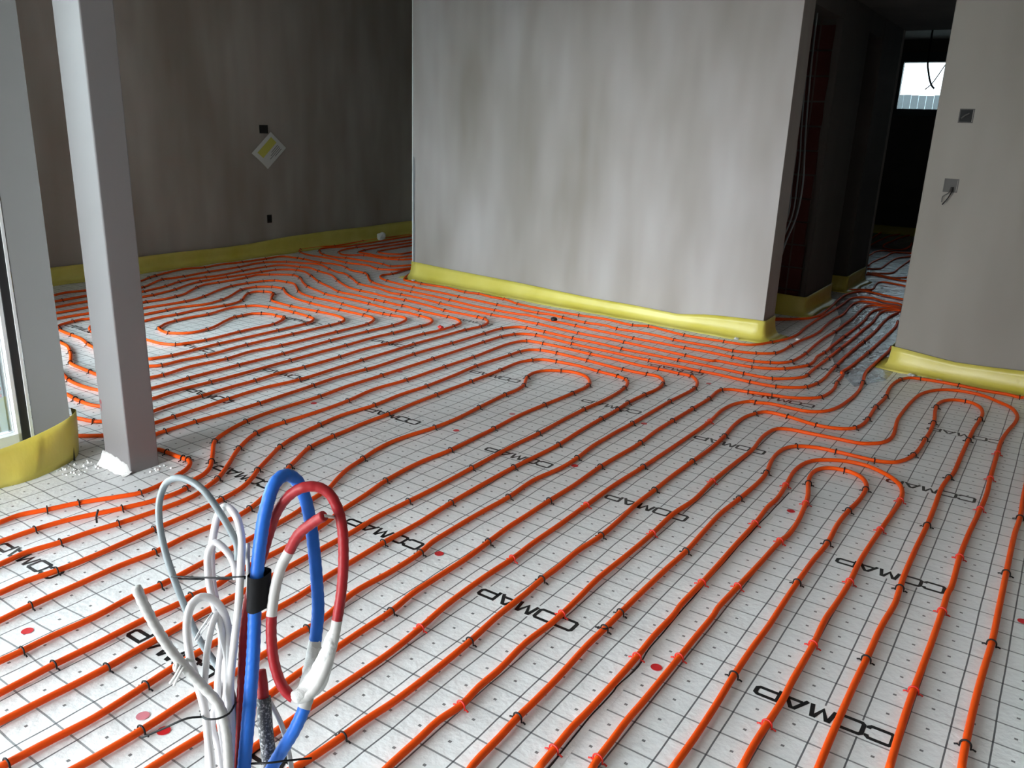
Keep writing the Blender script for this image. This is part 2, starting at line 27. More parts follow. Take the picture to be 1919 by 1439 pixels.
 ("fourth orange pipe out from the central wall, second along the left wall","floor heating pipes of the main room","-0.961,7.464,0 -1.235,8.336,0 -1.336,8.262,0 -1.385,8.127,0 -1.392,7.909,0 -1.365,7.575,0 -1.356,7.18,0 -1.356,6.779,1 -1.352,6.446,0 -1.345,6.143,1 -1.355,6.001,0 -1.337,5.838,0 -1.344,5.698,1 -1.386,5.602,0 -1.447,5.501,1 -1.531,5.432,0 -1.633,5.393,1 -1.746,5.382,0 -1.888,5.379,0 -1.899,5.358,0 -2.1,5.366,1 -2.37,5.394,0 -2.607,5.415,1 -2.771,5.429,0 -3.007,5.426,1 -3.193,5.447,0 -3.407,5.481,1 -3.528,5.481,0 -3.677,5.507,0 -3.873,5.494,1 -4.175,5.53,0 -4.474,5.557,1 -4.765,5.612,0 -4.977,5.618,1 -5.099,5.609,0 -5.341,5.69,0 -5.616,5.728,1 -5.788,5.835,0 -5.933,5.926,1 -6.127,6.035,0 -6.231,6.043,0 -6.42,6.113,1 -6.738,6.251,0 -6.884,6.194,0 -7.085,6.112,1 -7.215,5.905,1 -7.152,5.523,1 -7.125,5.136,1 -7.066,4.813,1 -7.062,4.686,0 -7.065,4.581,1 -6.951,4.402,0 -6.852,4.245,1 -6.803,3.948,0 -6.831,3.73,0 -6.8,3.486,1 -6.798,3.413,0 -6.814,3.251,0"),
 ("dim orange pipe loop at the very back left, touching the left wall's strip","floor heating pipes of the main room","-7.848,9.251,0 -7.843,9.074,0 -7.854,8.501,0 -7.755,7.945,1 -7.69,7.792,0 -7.634,7.365,1 -7.777,7.148,0 -7.794,6.974,0 -7.699,6.833,1 -7.49,6.687,1 -7.262,6.623,0 -6.952,6.618,0 -6.6,6.548,1 -6.315,6.582,0 -6.082,6.493,1 -5.924,6.588,0 -5.887,6.81,0 -5.862,6.911,0"),
 ("dim orange pipe loop at the back left, second from the left wall","floor heating pipes of the main room","-7.647,9.013,0 -7.65,8.85,0 -7.595,8.373,0 -7.524,7.706,0 -7.512,7.42,0 -7.58,7.117,0 -7.442,6.93,1 -7.206,6.775,1 -6.955,6.742,0 -6.843,6.779,1 -6.568,6.785,0 -6.253,6.763,1 -6.112,6.722,1 -6.007,6.949,0 -5.972,7.041,0"),
 ("dim orange pipe loop at the back left, third from the left wall","floor heating pipes of the main room","-7.402,8.725,0 -7.392,8.552,0 -7.354,7.958,0 -7.36,7.469,1 -7.336,7.244,0 -7.213,7.025,1 -7.023,6.933,0 -6.851,7.078,1 -6.537,7.071,0 -6.358,7.138,1 -6.28,7.266,0 -6.238,7.354,0"),
 ("dim orange pipe loop at the back left, fourth from the left wall","floor heating pipes of the main room","-7.197,8.483,0 -7.199,8.329,0 -7.185,7.774,0 -7.135,7.373,1 -7.063,7.212,1 -6.905,7.2,0 -6.54,7.154,1 -6.475,7.27,0 -6.436,7.446,0 -6.394,7.538,0"),
 ("smallest dim orange pipe loop at the back left beside the central wall's corner","floor heating pipes of the main room","-7.002,8.254,0 -7.021,8.123,0 -6.991,7.705,0 -6.977,7.521,0 -6.933,7.405,1 -6.803,7.36,0 -6.637,7.452,0 -6.641,7.684,0 -6.599,7.779,0"),
 ("dark red pipe along the foot of the brick doorway in the corridor","floor heating pipes of the corridor and far room","-1.703,7.596,0 -1.735,7.418,0 -1.83,7.208,0 -2.016,7.057,0 -2.099,7.026,0"),
 ("dark pipe swinging from the brick doorway across the corridor mouth","floor heating pipes of the corridor and far room","-2.07,6.936,0 -1.999,7.003,0 -1.885,7.133,0 -1.775,7.284,0 -1.729,7.546,0 -1.745,7.922,0 -1.793,8.638,0 -1.77,8.919,0 -1.686,9.137,0 -1.538,9.05,0 -1.305,8.928,0 -1.228,8.911,0"),
 ("dark pipe kinked across the shiny corridor floor beside the bright reflection","floor heating pipes of the corridor and far room","-1.881,8.966,0 -1.797,9.118,0 -1.724,9.191,0 -1.675,9.24,0 -1.652,9.332,0 -1.684,9.639,0 -1.687,9.813,0 -1.654,9.898,0 -1.556,9.869,0 -1.437,9.814,0 -1.39,9.787,0"),
 ("dark pipe crossing the far end of the corridor, nearer of two","floor heating pipes of the corridor and far room","-1.44,10.195,0 -1.486,10.174,0 -1.621,10.225,0 -1.768,10.324,0 -1.889,10.342,0 -1.927,10.302,0"),
 ("dark red pipe crossing the far end of the corridor, further of two","floor heating pipes of the corridor and far room","-1.49,10.498,0 -1.53,10.429,0 -1.633,10.294,0 -1.782,10.396,0 -1.887,10.431,0 -1.941,10.464,0"),
 ("dark pipe waving over the shiny floor of the far room, second from its doorway","floor heating pipes of the corridor and far room","-2.014,10.817,0 -1.969,10.833,0 -1.9,10.937,0 -1.901,11.264,0 -1.921,11.875,0 -1.904,12.194,0 -1.821,12.456,0 -1.774,12.533,0"),
 ("dark pipe curving over the shiny floor just inside the far room","floor heating pipes of the corridor and far room","-1.902,10.504,0 -1.837,10.512,0 -1.753,10.589,0 -1.708,10.706,0 -1.717,11.131,0 -1.732,11.789,0 -1.74,12.145,0"),
 ("dark pipe in the far room, in the middle of the shiny floor","floor heating pipes of the corridor and far room","-2.064,11.09,0 -2.086,11.408,0 -2.085,11.77,0 -2.065,12.251,0 -2.077,12.604,0 -2.018,12.839,0 -1.891,12.921,0 -1.841,12.951,0"),
 ("dark reddish pipe with a small kink in the middle of the far room","floor heating pipes of the corridor and far room","-2.285,12.088,0 -2.268,12.268,0 -2.285,12.582,0 -2.247,12.797,0 -2.175,12.878,0 -2.096,12.837,0 -1.879,12.849,0 -1.824,12.844,0"),
 ("dark pipe looped like a hairpin on the far room floor","floor heating pipes of the corridor and far room","-2.065,14.237,0 -2.018,13.744,0 -2.021,13.32,0 -2.073,13.153,0 -2.183,13.091,0 -2.272,13.219,0 -2.345,13.514,0 -2.363,13.789,0 -2.355,14.212,0 -2.351,14.994,0 -2.295,15.479,0"),
 ("dark diagonal pipe in the far room, just beyond the hairpin loop","floor heating pipes of the corridor and far room","-2.507,13.232,0 -2.511,13.499,0 -2.527,14.011,0 -2.539,14.769,0 -2.517,15.15,0 -2.437,15.491,0 -2.29,15.734,0"),
 ("dark red pipe near the back of the far room, third from its far wall","floor heating pipes of the corridor and far room","-2.683,14.258,0 -2.715,14.732,0 -2.742,15.245,0 -2.728,15.777,0 -2.368,16.221,0"),
 ("dark red pipe near the back of the far room, second from its far wall","floor heating pipes of the corridor and far room","-2.918,15.41,0 -2.841,16.111,0 -2.438,16.656,0"),
 ("dark red pipe at the very back of the far room along its far wall","floor heating pipes of the corridor and far room","-3.035,16.078,0 -2.906,16.454,0 -2.497,17.017,0"),
]
BUNDLE={"grey":[[[-0.9521,0.7008,0.8605],[-0.9574,0.7054,0.8822],[-0.9704,0.7047,0.9036],[-0.9929,0.7011,0.9339],[-1.0141,0.696,0.9581],[-1.0444,0.6924,0.9686],[-1.0699,0.6876,0.9675],[-1.0903,0.6816,0.9541],[-1.0932,0.6707,0.9299],[-1.0872,0.6628,0.898],[-1.0719,0.6577,0.857],[-1.0504,0.6556,0.813],[-1.0362,0.6603,0.7665],[-1.0182,0.6661,0.7163],[-0.9879,0.6722,0.6785],[-0.9578,0.6715,0.6566],[-0.9349,0.6636,0.6285],[-0.9224,0.6542,0.5809],[-0.9148,0.6403,0.5299]],0.00537],"wA":[[[-0.8909,0.6159,0.5569],[-0.9074,0.6302,0.6246],[-0.9163,0.6438,0.6771],[-0.9246,0.6648,0.7483],[-0.9295,0.6788,0.7947],[-0.9386,0.6957,0.8565],[-0.9536,0.7115,0.8917],[-0.9662,0.7146,0.9226],[-0.9892,0.7156,0.9324],[-1.0132,0.7179,0.9141],[-1.0137,0.7068,0.8852],[-1.0102,0.6961,0.85],[-1.001,0.688,0.8119],[-0.9862,0.6825,0.7708],[-0.9696,0.6759,0.7234],[-0.9514,0.6648,0.6948],[-0.9589,0.6509,0.6371],[-0.9499,0.6315,0.6025],[-0.9386,0.6309,0.5807],[-0.9213,0.626,0.5369]],0.00586],"wB":[[[-0.9553,0.6988,0.8271],[-0.9645,0.702,0.852],[-0.9775,0.6996,0.8688],[-0.9935,0.6931,0.8798],[-0.9989,0.6845,0.8663],[-0.9924,0.676,0.8318],[-0.9853,0.6744,0.7979],[-0.9766,0.675,0.767],[-0.9628,0.6701,0.7294],[-0.959,0.6596,0.6945],[-0.9535,0.6492,0.6565],[-0.9436,0.6417,0.6187],[-0.9297,0.6357,0.5779],[-0.9186,0.6279,0.537]],0.00553],"wC":[[[-0.9056,0.5949,0.5605],[-0.9119,0.5998,0.5849],[-0.9214,0.6049,0.6153],[-0.9323,0.6112,0.6519],[-0.9497,0.6143,0.6912],[-0.965,0.6165,0.7245],[-0.9746,0.6204,0.7518],[-0.981,0.6263,0.7793],[-0.9807,0.6357,0.804],[-0.9751,0.6491,0.8131],[-0.9636,0.6609,0.8072],[-0.9561,0.6707,0.7866],[-0.9515,0.6744,0.7546],[-0.9417,0.6681,0.7202],[-0.929,0.6533,0.6576],[-0.9148,0.6394,0.595],[-0.9059,0.6266,0.5448]],0.00619],"wD":[[[-0.9257,0.6033,0.5512],[-0.9372,0.6142,0.6009],[-0.9462,0.6211,0.6696],[-0.9522,0.631,0.7066],[-0.9561,0.6399,0.7376],[-0.9569,0.6521,0.7717],[-0.9618,0.6651,0.7817],[-0.9546,0.6641,0.7663],[-0.9531,0.6663,0.7355],[-0.9476,0.6657,0.7075],[-0.9418,0.6548,0.6507],[-0.9316,0.638,0.5874],[-0.9227,0.6251,0.5368]],0.00488],"corr":[[[-1.0027,0.5662,0.859],[-0.9967,0.5719,0.8299],[-0.9866,0.5788,0.7967],[-0.9701,0.5882,0.7587],[-0.9516,0.6005,0.7249],[-0.9331,0.6136,0.6936],[-0.9095,0.62,0.6686],[-0.9021,0.6226,0.6285],[-0.8933,0.6171,0.598],[-0.8844,0.6093,0.5614]],0.00733],"blue":[[[-0.8808,0.6315,0.5469],[-0.8843,0.6385,0.5718],[-0.8942,0.6609,0.6498],[-0.9052,0.6826,0.7277],[-0.916,0.6985,0.7899],[-0.9235,0.7121,0.8398],[-0.9289,0.7259,0.8865],[-0.9316,0.7428,0.9366],[-0.9353,0.7654,0.9702],[-0.9386,0.7895,0.9735],[-0.9377,0.8095,0.9578],[-0.9303,0.817,0.9312],[-0.9224,0.8199,0.8911],[-0.9098,0.8137,0.852],[-0.8948,0.8042,0.7996],[-0.8835,0.7946,0.7538],[-0.8709,0.7755,0.7137],[-0.8606,0.7587,0.684],[-0.8504,0.7385,0.6451],[-0.8447,0.7238,0.6292],[-0.8506,0.7078,0.5969],[-0.8674,0.6944,0.557],[-0.883,0.6792,0.5102]],0.01009],"red":[[[-0.9066,0.6435,0.5238],[-0.9202,0.6617,0.5971],[-0.9337,0.6824,0.6768],[-0.9439,0.6994,0.7405],[-0.9481,0.7144,0.7885],[-0.9464,0.7275,0.8207],[-0.9446,0.7407,0.8528],[-0.9428,0.7538,0.885],[-0.9323,0.7619,0.9218],[-0.9149,0.7716,0.9505],[-0.8914,0.7814,0.9687],[-0.8741,0.7935,0.9704],[-0.8574,0.8014,0.9617],[-0.8422,0.8035,0.9405],[-0.8306,0.8009,0.9127],[-0.8207,0.7925,0.8724],[-0.8134,0.78,0.8257],[-0.8099,0.766,0.782],[-0.8084,0.7519,0.7413],[-0.8108,0.7374,0.7067],[-0.8175,0.7229,0.6797],[-0.8281,0.7105,0.6652],[-0.8416,0.7013,0.6646],[-0.8582,0.6959,0.6796],[-0.8745,0.6964,0.7102],[-0.8855,0.7018,0.7442],[-0.8925,0.7099,0.7784],[-0.8962,0.7202,0.8127],[-0.8958,0.7345,0.8504],[-0.8901,0.7477,0.8757],[-0.876,0.7557,0.9059],[-0.8561,0.764,0.9266],[-0.8362,0.7707,0.9429]],0.00814],"cap":[[[-0.9482,0.7258,0.6505],[-0.941,0.7227,0.6292],[-0.9348,0.7182,0.6061]],0.00912],"dark":[[[-0.9355,0.719,0.6094],[-0.9232,0.71,0.5632],[-0.9101,0.7027,0.5204],[-0.9005,0.6968,0.4875]],0.01172],"wthin":[[[-0.9574,0.7308,0.6126],[-0.9374,0.7343,0.5864],[-0.916,0.7362,0.5534],[-0.8997,0.7334,0.5169],[-0.885,0.7271,0.4735]],0.00423],"stub":[[[-0.9592,0.7267,0.8751],[-0.9461,0.7145,0.8528],[-0.9404,0.709,0.8277],[-0.938,0.7047,0.7782]],0.00326],"silver":[[[-0.9822,0.6367,0.7416],[-0.9854,0.6514,0.7531],[-0.9791,0.6615,0.7692],[-0.9812,0.6753,0.7764]],0.00147],"silver2":[[[-0.9791,0.6381,0.7402],[-0.982,0.6525,0.7501],[-0.9757,0.6626,0.7662],[-0.9796,0.6759,0.7748]],0.00098],"plas":[[[-0.8716,0.7738,0.7104],[-0.8575,0.7493,0.6869],[-0.8334,0.7403,0.6872],[-0.8206,0.7191,0.6749],[-0.8295,0.7096,0.6651],[-0.8103,0.7541,0.7506],[-0.8113,0.7429,0.7223],[-0.8189,0.7295,0.7001],[-0.8399,0.7019,0.6631]],0.00326],"wend":[[[-0.8362,0.7707,0.9429],[-0.837,0.7807,0.9373],[-0.8437,0.7978,0.9278]],0.0026],"tip1":[[[-0.954,0.6137,0.7309],[-0.9688,0.6042,0.7318],[-0.9684,0.5913,0.7302],[-0.9576,0.5855,0.7292],[-0.9571,0.5897,0.7397]],0.00228],"tip2":[[[-0.9625,0.609,0.7336],[-0.9524,0.5913,0.7354],[-0.9561,0.5837,0.7217],[-0.9604,0.5769,0.711]],0.00195],"tip3":[[[-0.9606,0.6092,0.7306],[-0.9492,0.5924,0.7325],[-0.9522,0.5864,0.7219],[-0.9551,0.5793,0.7082]],0.00195],"tie1":[[[-0.9228,0.6903,0.8472],[-0.9832,0.67,0.8331],[-1.0441,0.6506,0.8221],[-1.0693,0.6646,0.8034],[-1.0221,0.6963,0.8042],[-0.9597,0.7177,0.8182]],0.00147],"tie2":[[[-0.9279,0.6018,0.6525],[-0.9075,0.5992,0.6597],[-0.8948,0.6084,0.6617],[-0.8882,0.6204,0.6654],[-0.899,0.6374,0.6626],[-0.937,0.664,0.6333],[-0.9713,0.658,0.6107],[-0.974,0.6329,0.6156],[-0.9279,0.6018,0.6525],[-0.9376,0.5843,0.6563],[-0.9633,0.5614,0.6409],[-0.9873,0.5403,0.6268]],0.00163],"tie3":[[[-0.8745,0.643,0.5666],[-0.8463,0.6526,0.5759],[-0.8323,0.6732,0.5725],[-0.8136,0.7072,0.5629]],0.00179]}
SPH=[[-0.8711,0.7753,0.7137,0.0101],[-0.8706,0.7744,0.7118,0.0103],[-0.87,0.7734,0.71,0.0104],[-0.8694,0.7724,0.7081,0.0106],[-0.8688,0.7714,0.7063,0.0108],[-0.8682,0.7704,0.7045,0.0109],[-0.8676,0.7694,0.7026,0.0111],[-0.867,0.7684,0.7008,0.0113],[-0.8664,0.7674,0.699,0.0114],[-0.8658,0.7664,0.6971,0.0116],[-0.8648,0.7652,0.6956,0.0119],[-0.8638,0.7639,0.6942,0.0122],[-0.8628,0.7626,0.6927,0.0125],[-0.8617,0.7614,0.6912,0.0128],[-0.8607,0.7601,0.6897,0.0131],[-0.8597,0.7588,0.6883,0.0134],[-0.8587,0.7576,0.6868,0.0136],[-0.8577,0.7563,0.6854,0.0139],[-0.8566,0.7551,0.6839,0.0142],[-0.8552,0.7535,0.6828,0.0145],[-0.8539,0.7519,0.6817,0.0147],[-0.8525,0.7503,0.6806,0.015],[-0.8511,0.7487,0.6795,0.0152],[-0.8497,0.7471,0.6785,0.0155],[-0.8483,0.7456,0.6774,0.0157],[-0.847,0.744,0.6763,0.016],[-0.8456,0.7424,0.6753,0.0162],[-0.8442,0.7409,0.6742,0.0165],[-0.8429,0.7387,0.6737,0.0163],[-0.8416,0.7366,0.6731,0.0161],[-0.8403,0.7345,0.6726,0.016],[-0.8389,0.7324,0.6721,0.0158],[-0.8376,0.7303,0.6716,0.0156],[-0.8363,0.7282,0.6711,0.0155],[-0.835,0.7261,0.6706,0.0153],[-0.8337,0.724,0.6701,0.0151],[-0.8324,0.7219,0.6697,0.015],[-0.8327,0.7201,0.6693,0.0146],[-0.833,0.7184,0.6689,0.0141],[-0.8333,0.7167,0.6686,0.0137],[-0.8336,0.7149,0.6682,0.0133],[-0.8339,0.7132,0.6679,0.0129],[-0.8342,0.7115,0.6675,0.0125],[-0.8346,0.7097,0.6671,0.0121],[-0.8349,0.708,0.6668,0.0116],[-0.8352,0.7063,0.6664,0.0112],[-0.8362,0.7056,0.6664,0.011],[-0.8373,0.7048,0.6664,0.0107],[-0.8383,0.7041,0.6663,0.0105],[-0.8393,0.7034,0.6663,0.0102],[-0.8404,0.7027,0.6662,0.01],[-0.8414,0.702,0.6662,0.0097],[-0.8425,0.7013,0.6661,0.0095],[-0.8435,0.7006,0.6661,0.0092],[-0.811,0.7565,0.7584,0.0094],[-0.8111,0.7556,0.7561,0.0096],[-0.8111,0.7548,0.7539,0.0098],[-0.8111,0.7539,0.7516,0.01],[-0.8111,0.7531,0.7493,0.0102],[-0.8111,0.7522,0.7471,0.0104],[-0.8112,0.7514,0.7448,0.0106],[-0.8112,0.7505,0.7425,0.0108],[-0.8112,0.7496,0.7403,0.011],[-0.8112,0.7488,0.738,0.0112],[-0.8117,0.7484,0.7359,0.0115],[-0.8123,0.7479,0.7338,0.0117],[-0.8128,0.7475,0.7317,0.012],[-0.8133,0.7471,0.7297,0.0122],[-0.8138,0.7467,0.7276,0.0125],[-0.8143,0.7462,0.7255,0.0127],[-0.8148,0.7458,0.7234,0.013],[-0.8154,0.7454,0.7213,0.0132],[-0.8159,0.745,0.7192,0.0135],[-0.8165,0.7445,0.7171,0.0137],[-0.8171,0.744,0.715,0.014],[-0.8177,0.7435,0.7128,0.0142],[-0.8183,0.743,0.7107,0.0145],[-0.8189,0.7425,0.7086,0.0147],[-0.8195,0.742,0.7065,0.015],[-0.8201,0.7415,0.7044,0.0152],[-0.8207,0.741,0.7023,0.0155],[-0.8214,0.7405,0.7002,0.0157],[-0.8217,0.7395,0.698,0.0158],[-0.822,0.7385,0.6959,0.0159],[-0.8223,0.7375,0.6938,0.016],[-0.8227,0.7365,0.6917,0.0161],[-0.823,0.7355,0.6896,0.0161],[-0.8233,0.7345,0.6874,0.0162],[-0.8236,0.7335,0.6853,0.0163],[-0.824,0.7325,0.6832,0.0164],[-0.8243,0.7315,0.6811,0.0165],[-0.8249,0.7305,0.6795,0.0161],[-0.8255,0.7295,0.6779,0.0156],[-0.8261,0.7285,0.6763,0.0152],[-0.8266,0.7275,0.6747,0.0148],[-0.8272,0.7266,0.673,0.0144],[-0.8278,0.7256,0.6714,0.014],[-0.8284,0.7246,0.6698,0.0136],[-0.829,0.7236,0.6682,0.0131]]
TAPE=[[-0.9219,0.7078,0.8423],[-0.9131,0.6952,0.7927]]
CAMM=[[0.8264803005083246,-0.1947979593483076,0.5281894242650119],[0.5618298946974172,0.22583595603142434,-0.7958299381071698],[0.03574188433699002,0.954490375015436,0.29609228579436775]]

# ------------------------------------------------------------------ camera
cam=bpy.data.objects.new('camera',bpy.data.cameras.new('camera')); COL.objects.link(cam)
cam.data.sensor_width=36.0; cam.data.lens=36.0*1545/1919; cam.data.clip_start=.05; cam.data.clip_end=200
cam.matrix_world=Matrix([CAMM[0]+[0],CAMM[1]+[0],CAMM[2]+[1.5],[0,0,0,1]])
SC.camera=cam
# ------------------------------------------------------------------ world, lights, exposure
SKY_H,SKY_Z=33.,68.   # sky radiance at the horizon and overhead
w=bpy.data.worlds.new('overcast_sky'); SC.world=w; w.use_nodes=True
bg=w.node_tree.nodes['Background']; bg.inputs[0].default_value=(.91,.95,.99,1); bg.inputs[1].default_value=23
# overcast sky: brighter towards the zenith, everywhere the same around the horizon
wt=w.node_tree; g_=wt.nodes.new('ShaderNodeTexCoord'); sx_=wt.nodes.new('ShaderNodeSeparateXYZ'); wt.links.new(g_.outputs['Generated'],sx_.inputs[0])
mr_=wt.nodes.new('ShaderNodeMapRange'); mr_.inputs[1].default_value=0; mr_.inputs[2].default_value=1; mr_.inputs[3].default_value=SKY_H; mr_.inputs[4].default_value=SKY_Z; wt.links.new(sx_.outputs[2],mr_.inputs[0]); wt.links.new(mr_.outputs[0],bg.inputs[1])
SC.view_settings.view_transform='Standard'; SC.view_settings.look='None'; SC.view_settings.exposure=0; SC.view_settings.gamma=1
SC.view_settings.use_curve_mapping=False
def portal(name,loc,rot,sx,sy):
    l=bpy.data.lights.new(name,'AREA'); l.shape='RECTANGLE'; l.size=sx; l.size_y=sy; l.cycles.is_portal=True
    o=bpy.data.objects.new(name,l); o.location=loc; o.rotation_euler=rot; COL.objects.link(o); return o
# portals only steer the sky light through the real openings of the room
portal('portal_back_window',(-2.6,-3.35,1.21),(-math.pi/2,0,math.pi),1.8,2.42)
portal('portal_glazed_door',(-3.82,-.4,1.25),(math.pi/2,0,-math.pi/2),4.0,2.3)
portal('portal_left_window',(-4.93,1.50,1.2),(-math.pi/2,0,math.pi),2.34,2.34)
portal('portal_far_window',(-2.1,15.6,2.4),(-math.pi/2,0,0),1.5,.7)
# ------------------------------------------------------------------ helpers
def tag(o,label=None,cat=None,group=None,kind=None):
    if label:o['label']=label
    if cat:o['category']=cat
    if group:o['group']=group
    if kind:o['kind']=kind
    return o
def mobj(name,verts,faces,mat,parent=None,smooth=False,mats=None,fm=None):
    m=bpy.data.meshes.new(name); m.from_pydata([tuple(v) for v in verts],[],faces)
    for k in (mats or [mat]): m.materials.append(k)
    if fm: m.polygons.foreach_set('material_index',fm)
    if smooth: m.polygons.foreach_set('use_smooth',[True]*len(m.polygons))
    m.update(); o=bpy.data.objects.new(name,m); COL.objects.link(o)
    if parent: o.parent=parent
    return o
def empty(name,loc=(0,0,0)):
    o=bpy.data.objects.new(name,None); o.location=loc; o.empty_display_size=.05; COL.objects.link(o); return o
def child(o,p):
    o.parent=p; o.matrix_parent_inverse=Matrix.Translation(-Vector(p.location)); return o
def boxvf(x0,x1,y0,y1,z0,z1):
    v=[(x0,y0,z0),(x1,y0,z0),(x1,y1,z0),(x0,y1,z0),(x0,y0,z1),(x1,y0,z1),(x1,y1,z1),(x0,y1,z1)]
    f=[(0,3,2,1),(4,5,6,7),(0,1,5,4),(1,2,6,5),(2,3,7,6),(3,0,4,7)]
    return v,f
def box(name,x0,x1,y0,y1,z0,z1,mat,parent=None,bev=0):
    v,f=boxvf(x0,x1,y0,y1,z0,z1); o=mobj(name,v,f,mat,parent)
    if bev:
        bm=bmesh.new(); bm.from_mesh(o.data); bmesh.ops.bevel(bm,geom=bm.edges[:],offset=bev,segments=2,affect='EDGES',profile=.5); bm.to_mesh(o.data); bm.free()
    return o
def prism(name,poly,z0,z1,mat,parent=None,bev=0):
    n=len(poly)
    ar=sum(poly[i][0]*poly[(i+1)%n][1]-poly[(i+1)%n][0]*poly[i][1] for i in range(n))
    if ar<0: poly=poly[::-1]
    v=[(x,y,z0) for x,y in poly]+[(x,y,z1) for x,y in poly]
    f=[tuple(range(n))[::-1],tuple(range(n,2*n))]+[(i,(i+1)%n,n+(i+1)%n,n+i) for i in range(n)]
    o=mobj(name,v,f,mat,parent)
    if bev:
        bm=bmesh.new(); bm.from_mesh(o.data)
        es=[e for e in bm.edges if abs(e.verts[0].co.z-e.verts[1].co.z)>.01]
        bmesh.ops.bevel(bm,geom=es,offset=bev,segments=3,affect='EDGES',profile=.5); bm.to_mesh(o.data); bm.free()
    return o
def spline(P,step):
    P=[Vector(p) for p in P]
    P=[P[0]*2-P[1]]+P+[P[-1]*2-P[-2]]
    out=[]
    for i in range(1,len(P)-2):
        p0,p1,p2,p3=P[i-1:i+3]
        t1=max((p1-p0).length,1e-5)**.5; t2=t1+max((p2-p1).length,1e-5)**.5; t3=t2+max((p3-p2).length,1e-5)**.5
        n=max(1,int(math.ceil((p2-p1).length/step)))
        n=max(n,3)
        for k in range(n):
            t=t1+(t2-t1)*k/n
            A1=p0*((t1-t)/t1)+p1*(t/t1); A2=p1*((t2-t)/(t2-t1))+p2*((t-t1)/(t2-t1)); A3=p2*((t3-t)/(t3-t2))+p3*((t-t2)/(t3-t2))
            B1=A1*((t2-t)/t2)+A2*(t/t2); B2=A2*((t3-t)/(t3-t1))+A3*((t-t1)/(t3-t1))
            out.append(B1*((t2-t)/(t2-t1))+B2*((t-t1)/(t2-t1)))
    out.append(P[-2]); return out
def tubevf(C,r,n=8,cap=True,rf=None,v=None,f=None):
    v=[] if v is None else v; f=[] if f is None else f
    b0=len(v); N=len(C)
    t=(C[1]-C[0]).normalized(); u=t.orthogonal().normalized()
    if abs(t.z)<.9: u=(Vector((0,0,1))-t*t.z).normalized()
    for i in range(N):
        a=C[max(0,i-1)]; c=C[min(N-1,i+1)]; t=(c-a)
        t=t.normalized() if t.length>1e-7 else Vector((0,0,1))
        u=(u-t*u.dot(t)); u=u.normalized() if u.length>1e-6 else t.orthogonal().normalized()
        s=t.cross(u); rr=r if rf is None else rf(i,N)
        for k in range(n):
            q=2*math.pi*k/n; v.append(C[i]+(u*math.cos(q)+s*math.sin(q))*rr)
    for i in range(N-1):
        for k in range(n):
            k2=(k+1)%n; f.append((b0+i*n+k,b0+i*n+k2,b0+(i+1)*n+k2,b0+(i+1)*n+k))
    if cap:
        f.append(tuple(b0+k for k in range(n))[::-1]); f.append(tuple(b0+(N-1)*n+k for k in range(n)))
    return v,f
def tube(name,P,r,mat,parent=None,step=.02,n=8,cap=True,rf=None):
    C=spline(P,step) if len(P)>2 else [Vector(p) for p in P]
    v,f=tubevf(C,r,n,cap,rf); return mobj(name,v,f,mat,parent,smooth=True)
# ------------------------------------------------------------------ materials
def mat(name,col=(.8,.8,.8),rough=.5,metal=0,**kw):
    m=bpy.data.materials.new(name); m.use_nodes=True; p=m.node_tree.nodes['Principled BSDF']
    p.inputs['Base Color'].default_value=(*col,1); p.inputs['Roughness'].default_value=rough; p.inputs['Metallic'].default_value=metal
    for k,vv in kw.items(): p.inputs[k].default_value=vv
    return m
class NT:
    def __init__(s,m): s.m=m; s.t=m.node_tree; s.p=s.t.nodes['Principled BSDF']
    def n(s,ty,**kw):
        x=s.t.nodes.new(ty)
        for k,v in kw.items(): setattr(x,k,v)
        return x
    def l(s,a,b): s.t.links.new(a,b)
    def math(s,op,a,b=None,c=None):
        x=s.n('ShaderNodeMath',operation=op)
        for i,q in enumerate((a,b,c)):
            if q is None: continue
            if isinstance(q,(int,float)): x.inputs[i].default_value=q
            else: s.l(q,x.inputs[i])
        return x.outputs[0]
    def pos(s): return s.n('ShaderNodeNewGeometry').outputs['Position']
    def noise(s,scale,detail=3,vec=None,map=None,rough=.5):
        x=s.n('ShaderNodeTexNoise'); x.inputs['Scale'].default_value=scale; x.inputs['Detail'].default_value=detail; x.inputs['Roughness'].default_value=rough
        v=vec or s.pos()
        if map:
            mp=s.n('ShaderNodeMapping'); mp.inputs['Scale'].default_value=map; s.l(v,mp.inputs[0]); v=mp.outputs[0]
        s.l(v,x.inputs['Vector']); return x.outputs['Fac']
    def ramp(s,fac,stops):
        r=s.n('ShaderNodeValToRGB'); s.l(fac,r.inputs[0]); e=r.color_ramp.elements
        while len(e)<len(stops): e.new(.5)
        for q,(p,c) in zip(e,stops): q.position=p; q.color=(*c,1)
        return r.outputs[0]
    def mix(s,fac,a,b):
        x=s.n('ShaderNodeMix',data_type='RGBA')
        for i,q in ((0,fac),(6,a),(7,b)):
            if isinstance(q,(int,float)): x.inputs[i].default_value=q
            elif isinstance(q,tuple): x.inputs[i].default_value=(*q,1)
            else: s.l(q,x.inputs[i])
        return x.outputs[2]
    def bump(s,h,strength,dist=.01):
        x=s.n('ShaderNodeBump'); x.inputs['Strength'].default_value=strength; x.inputs['Distance'].default_value=dist; s.l(h,x.inputs['Height']); s.l(x.outputs[0],s.p.inputs['Normal'])
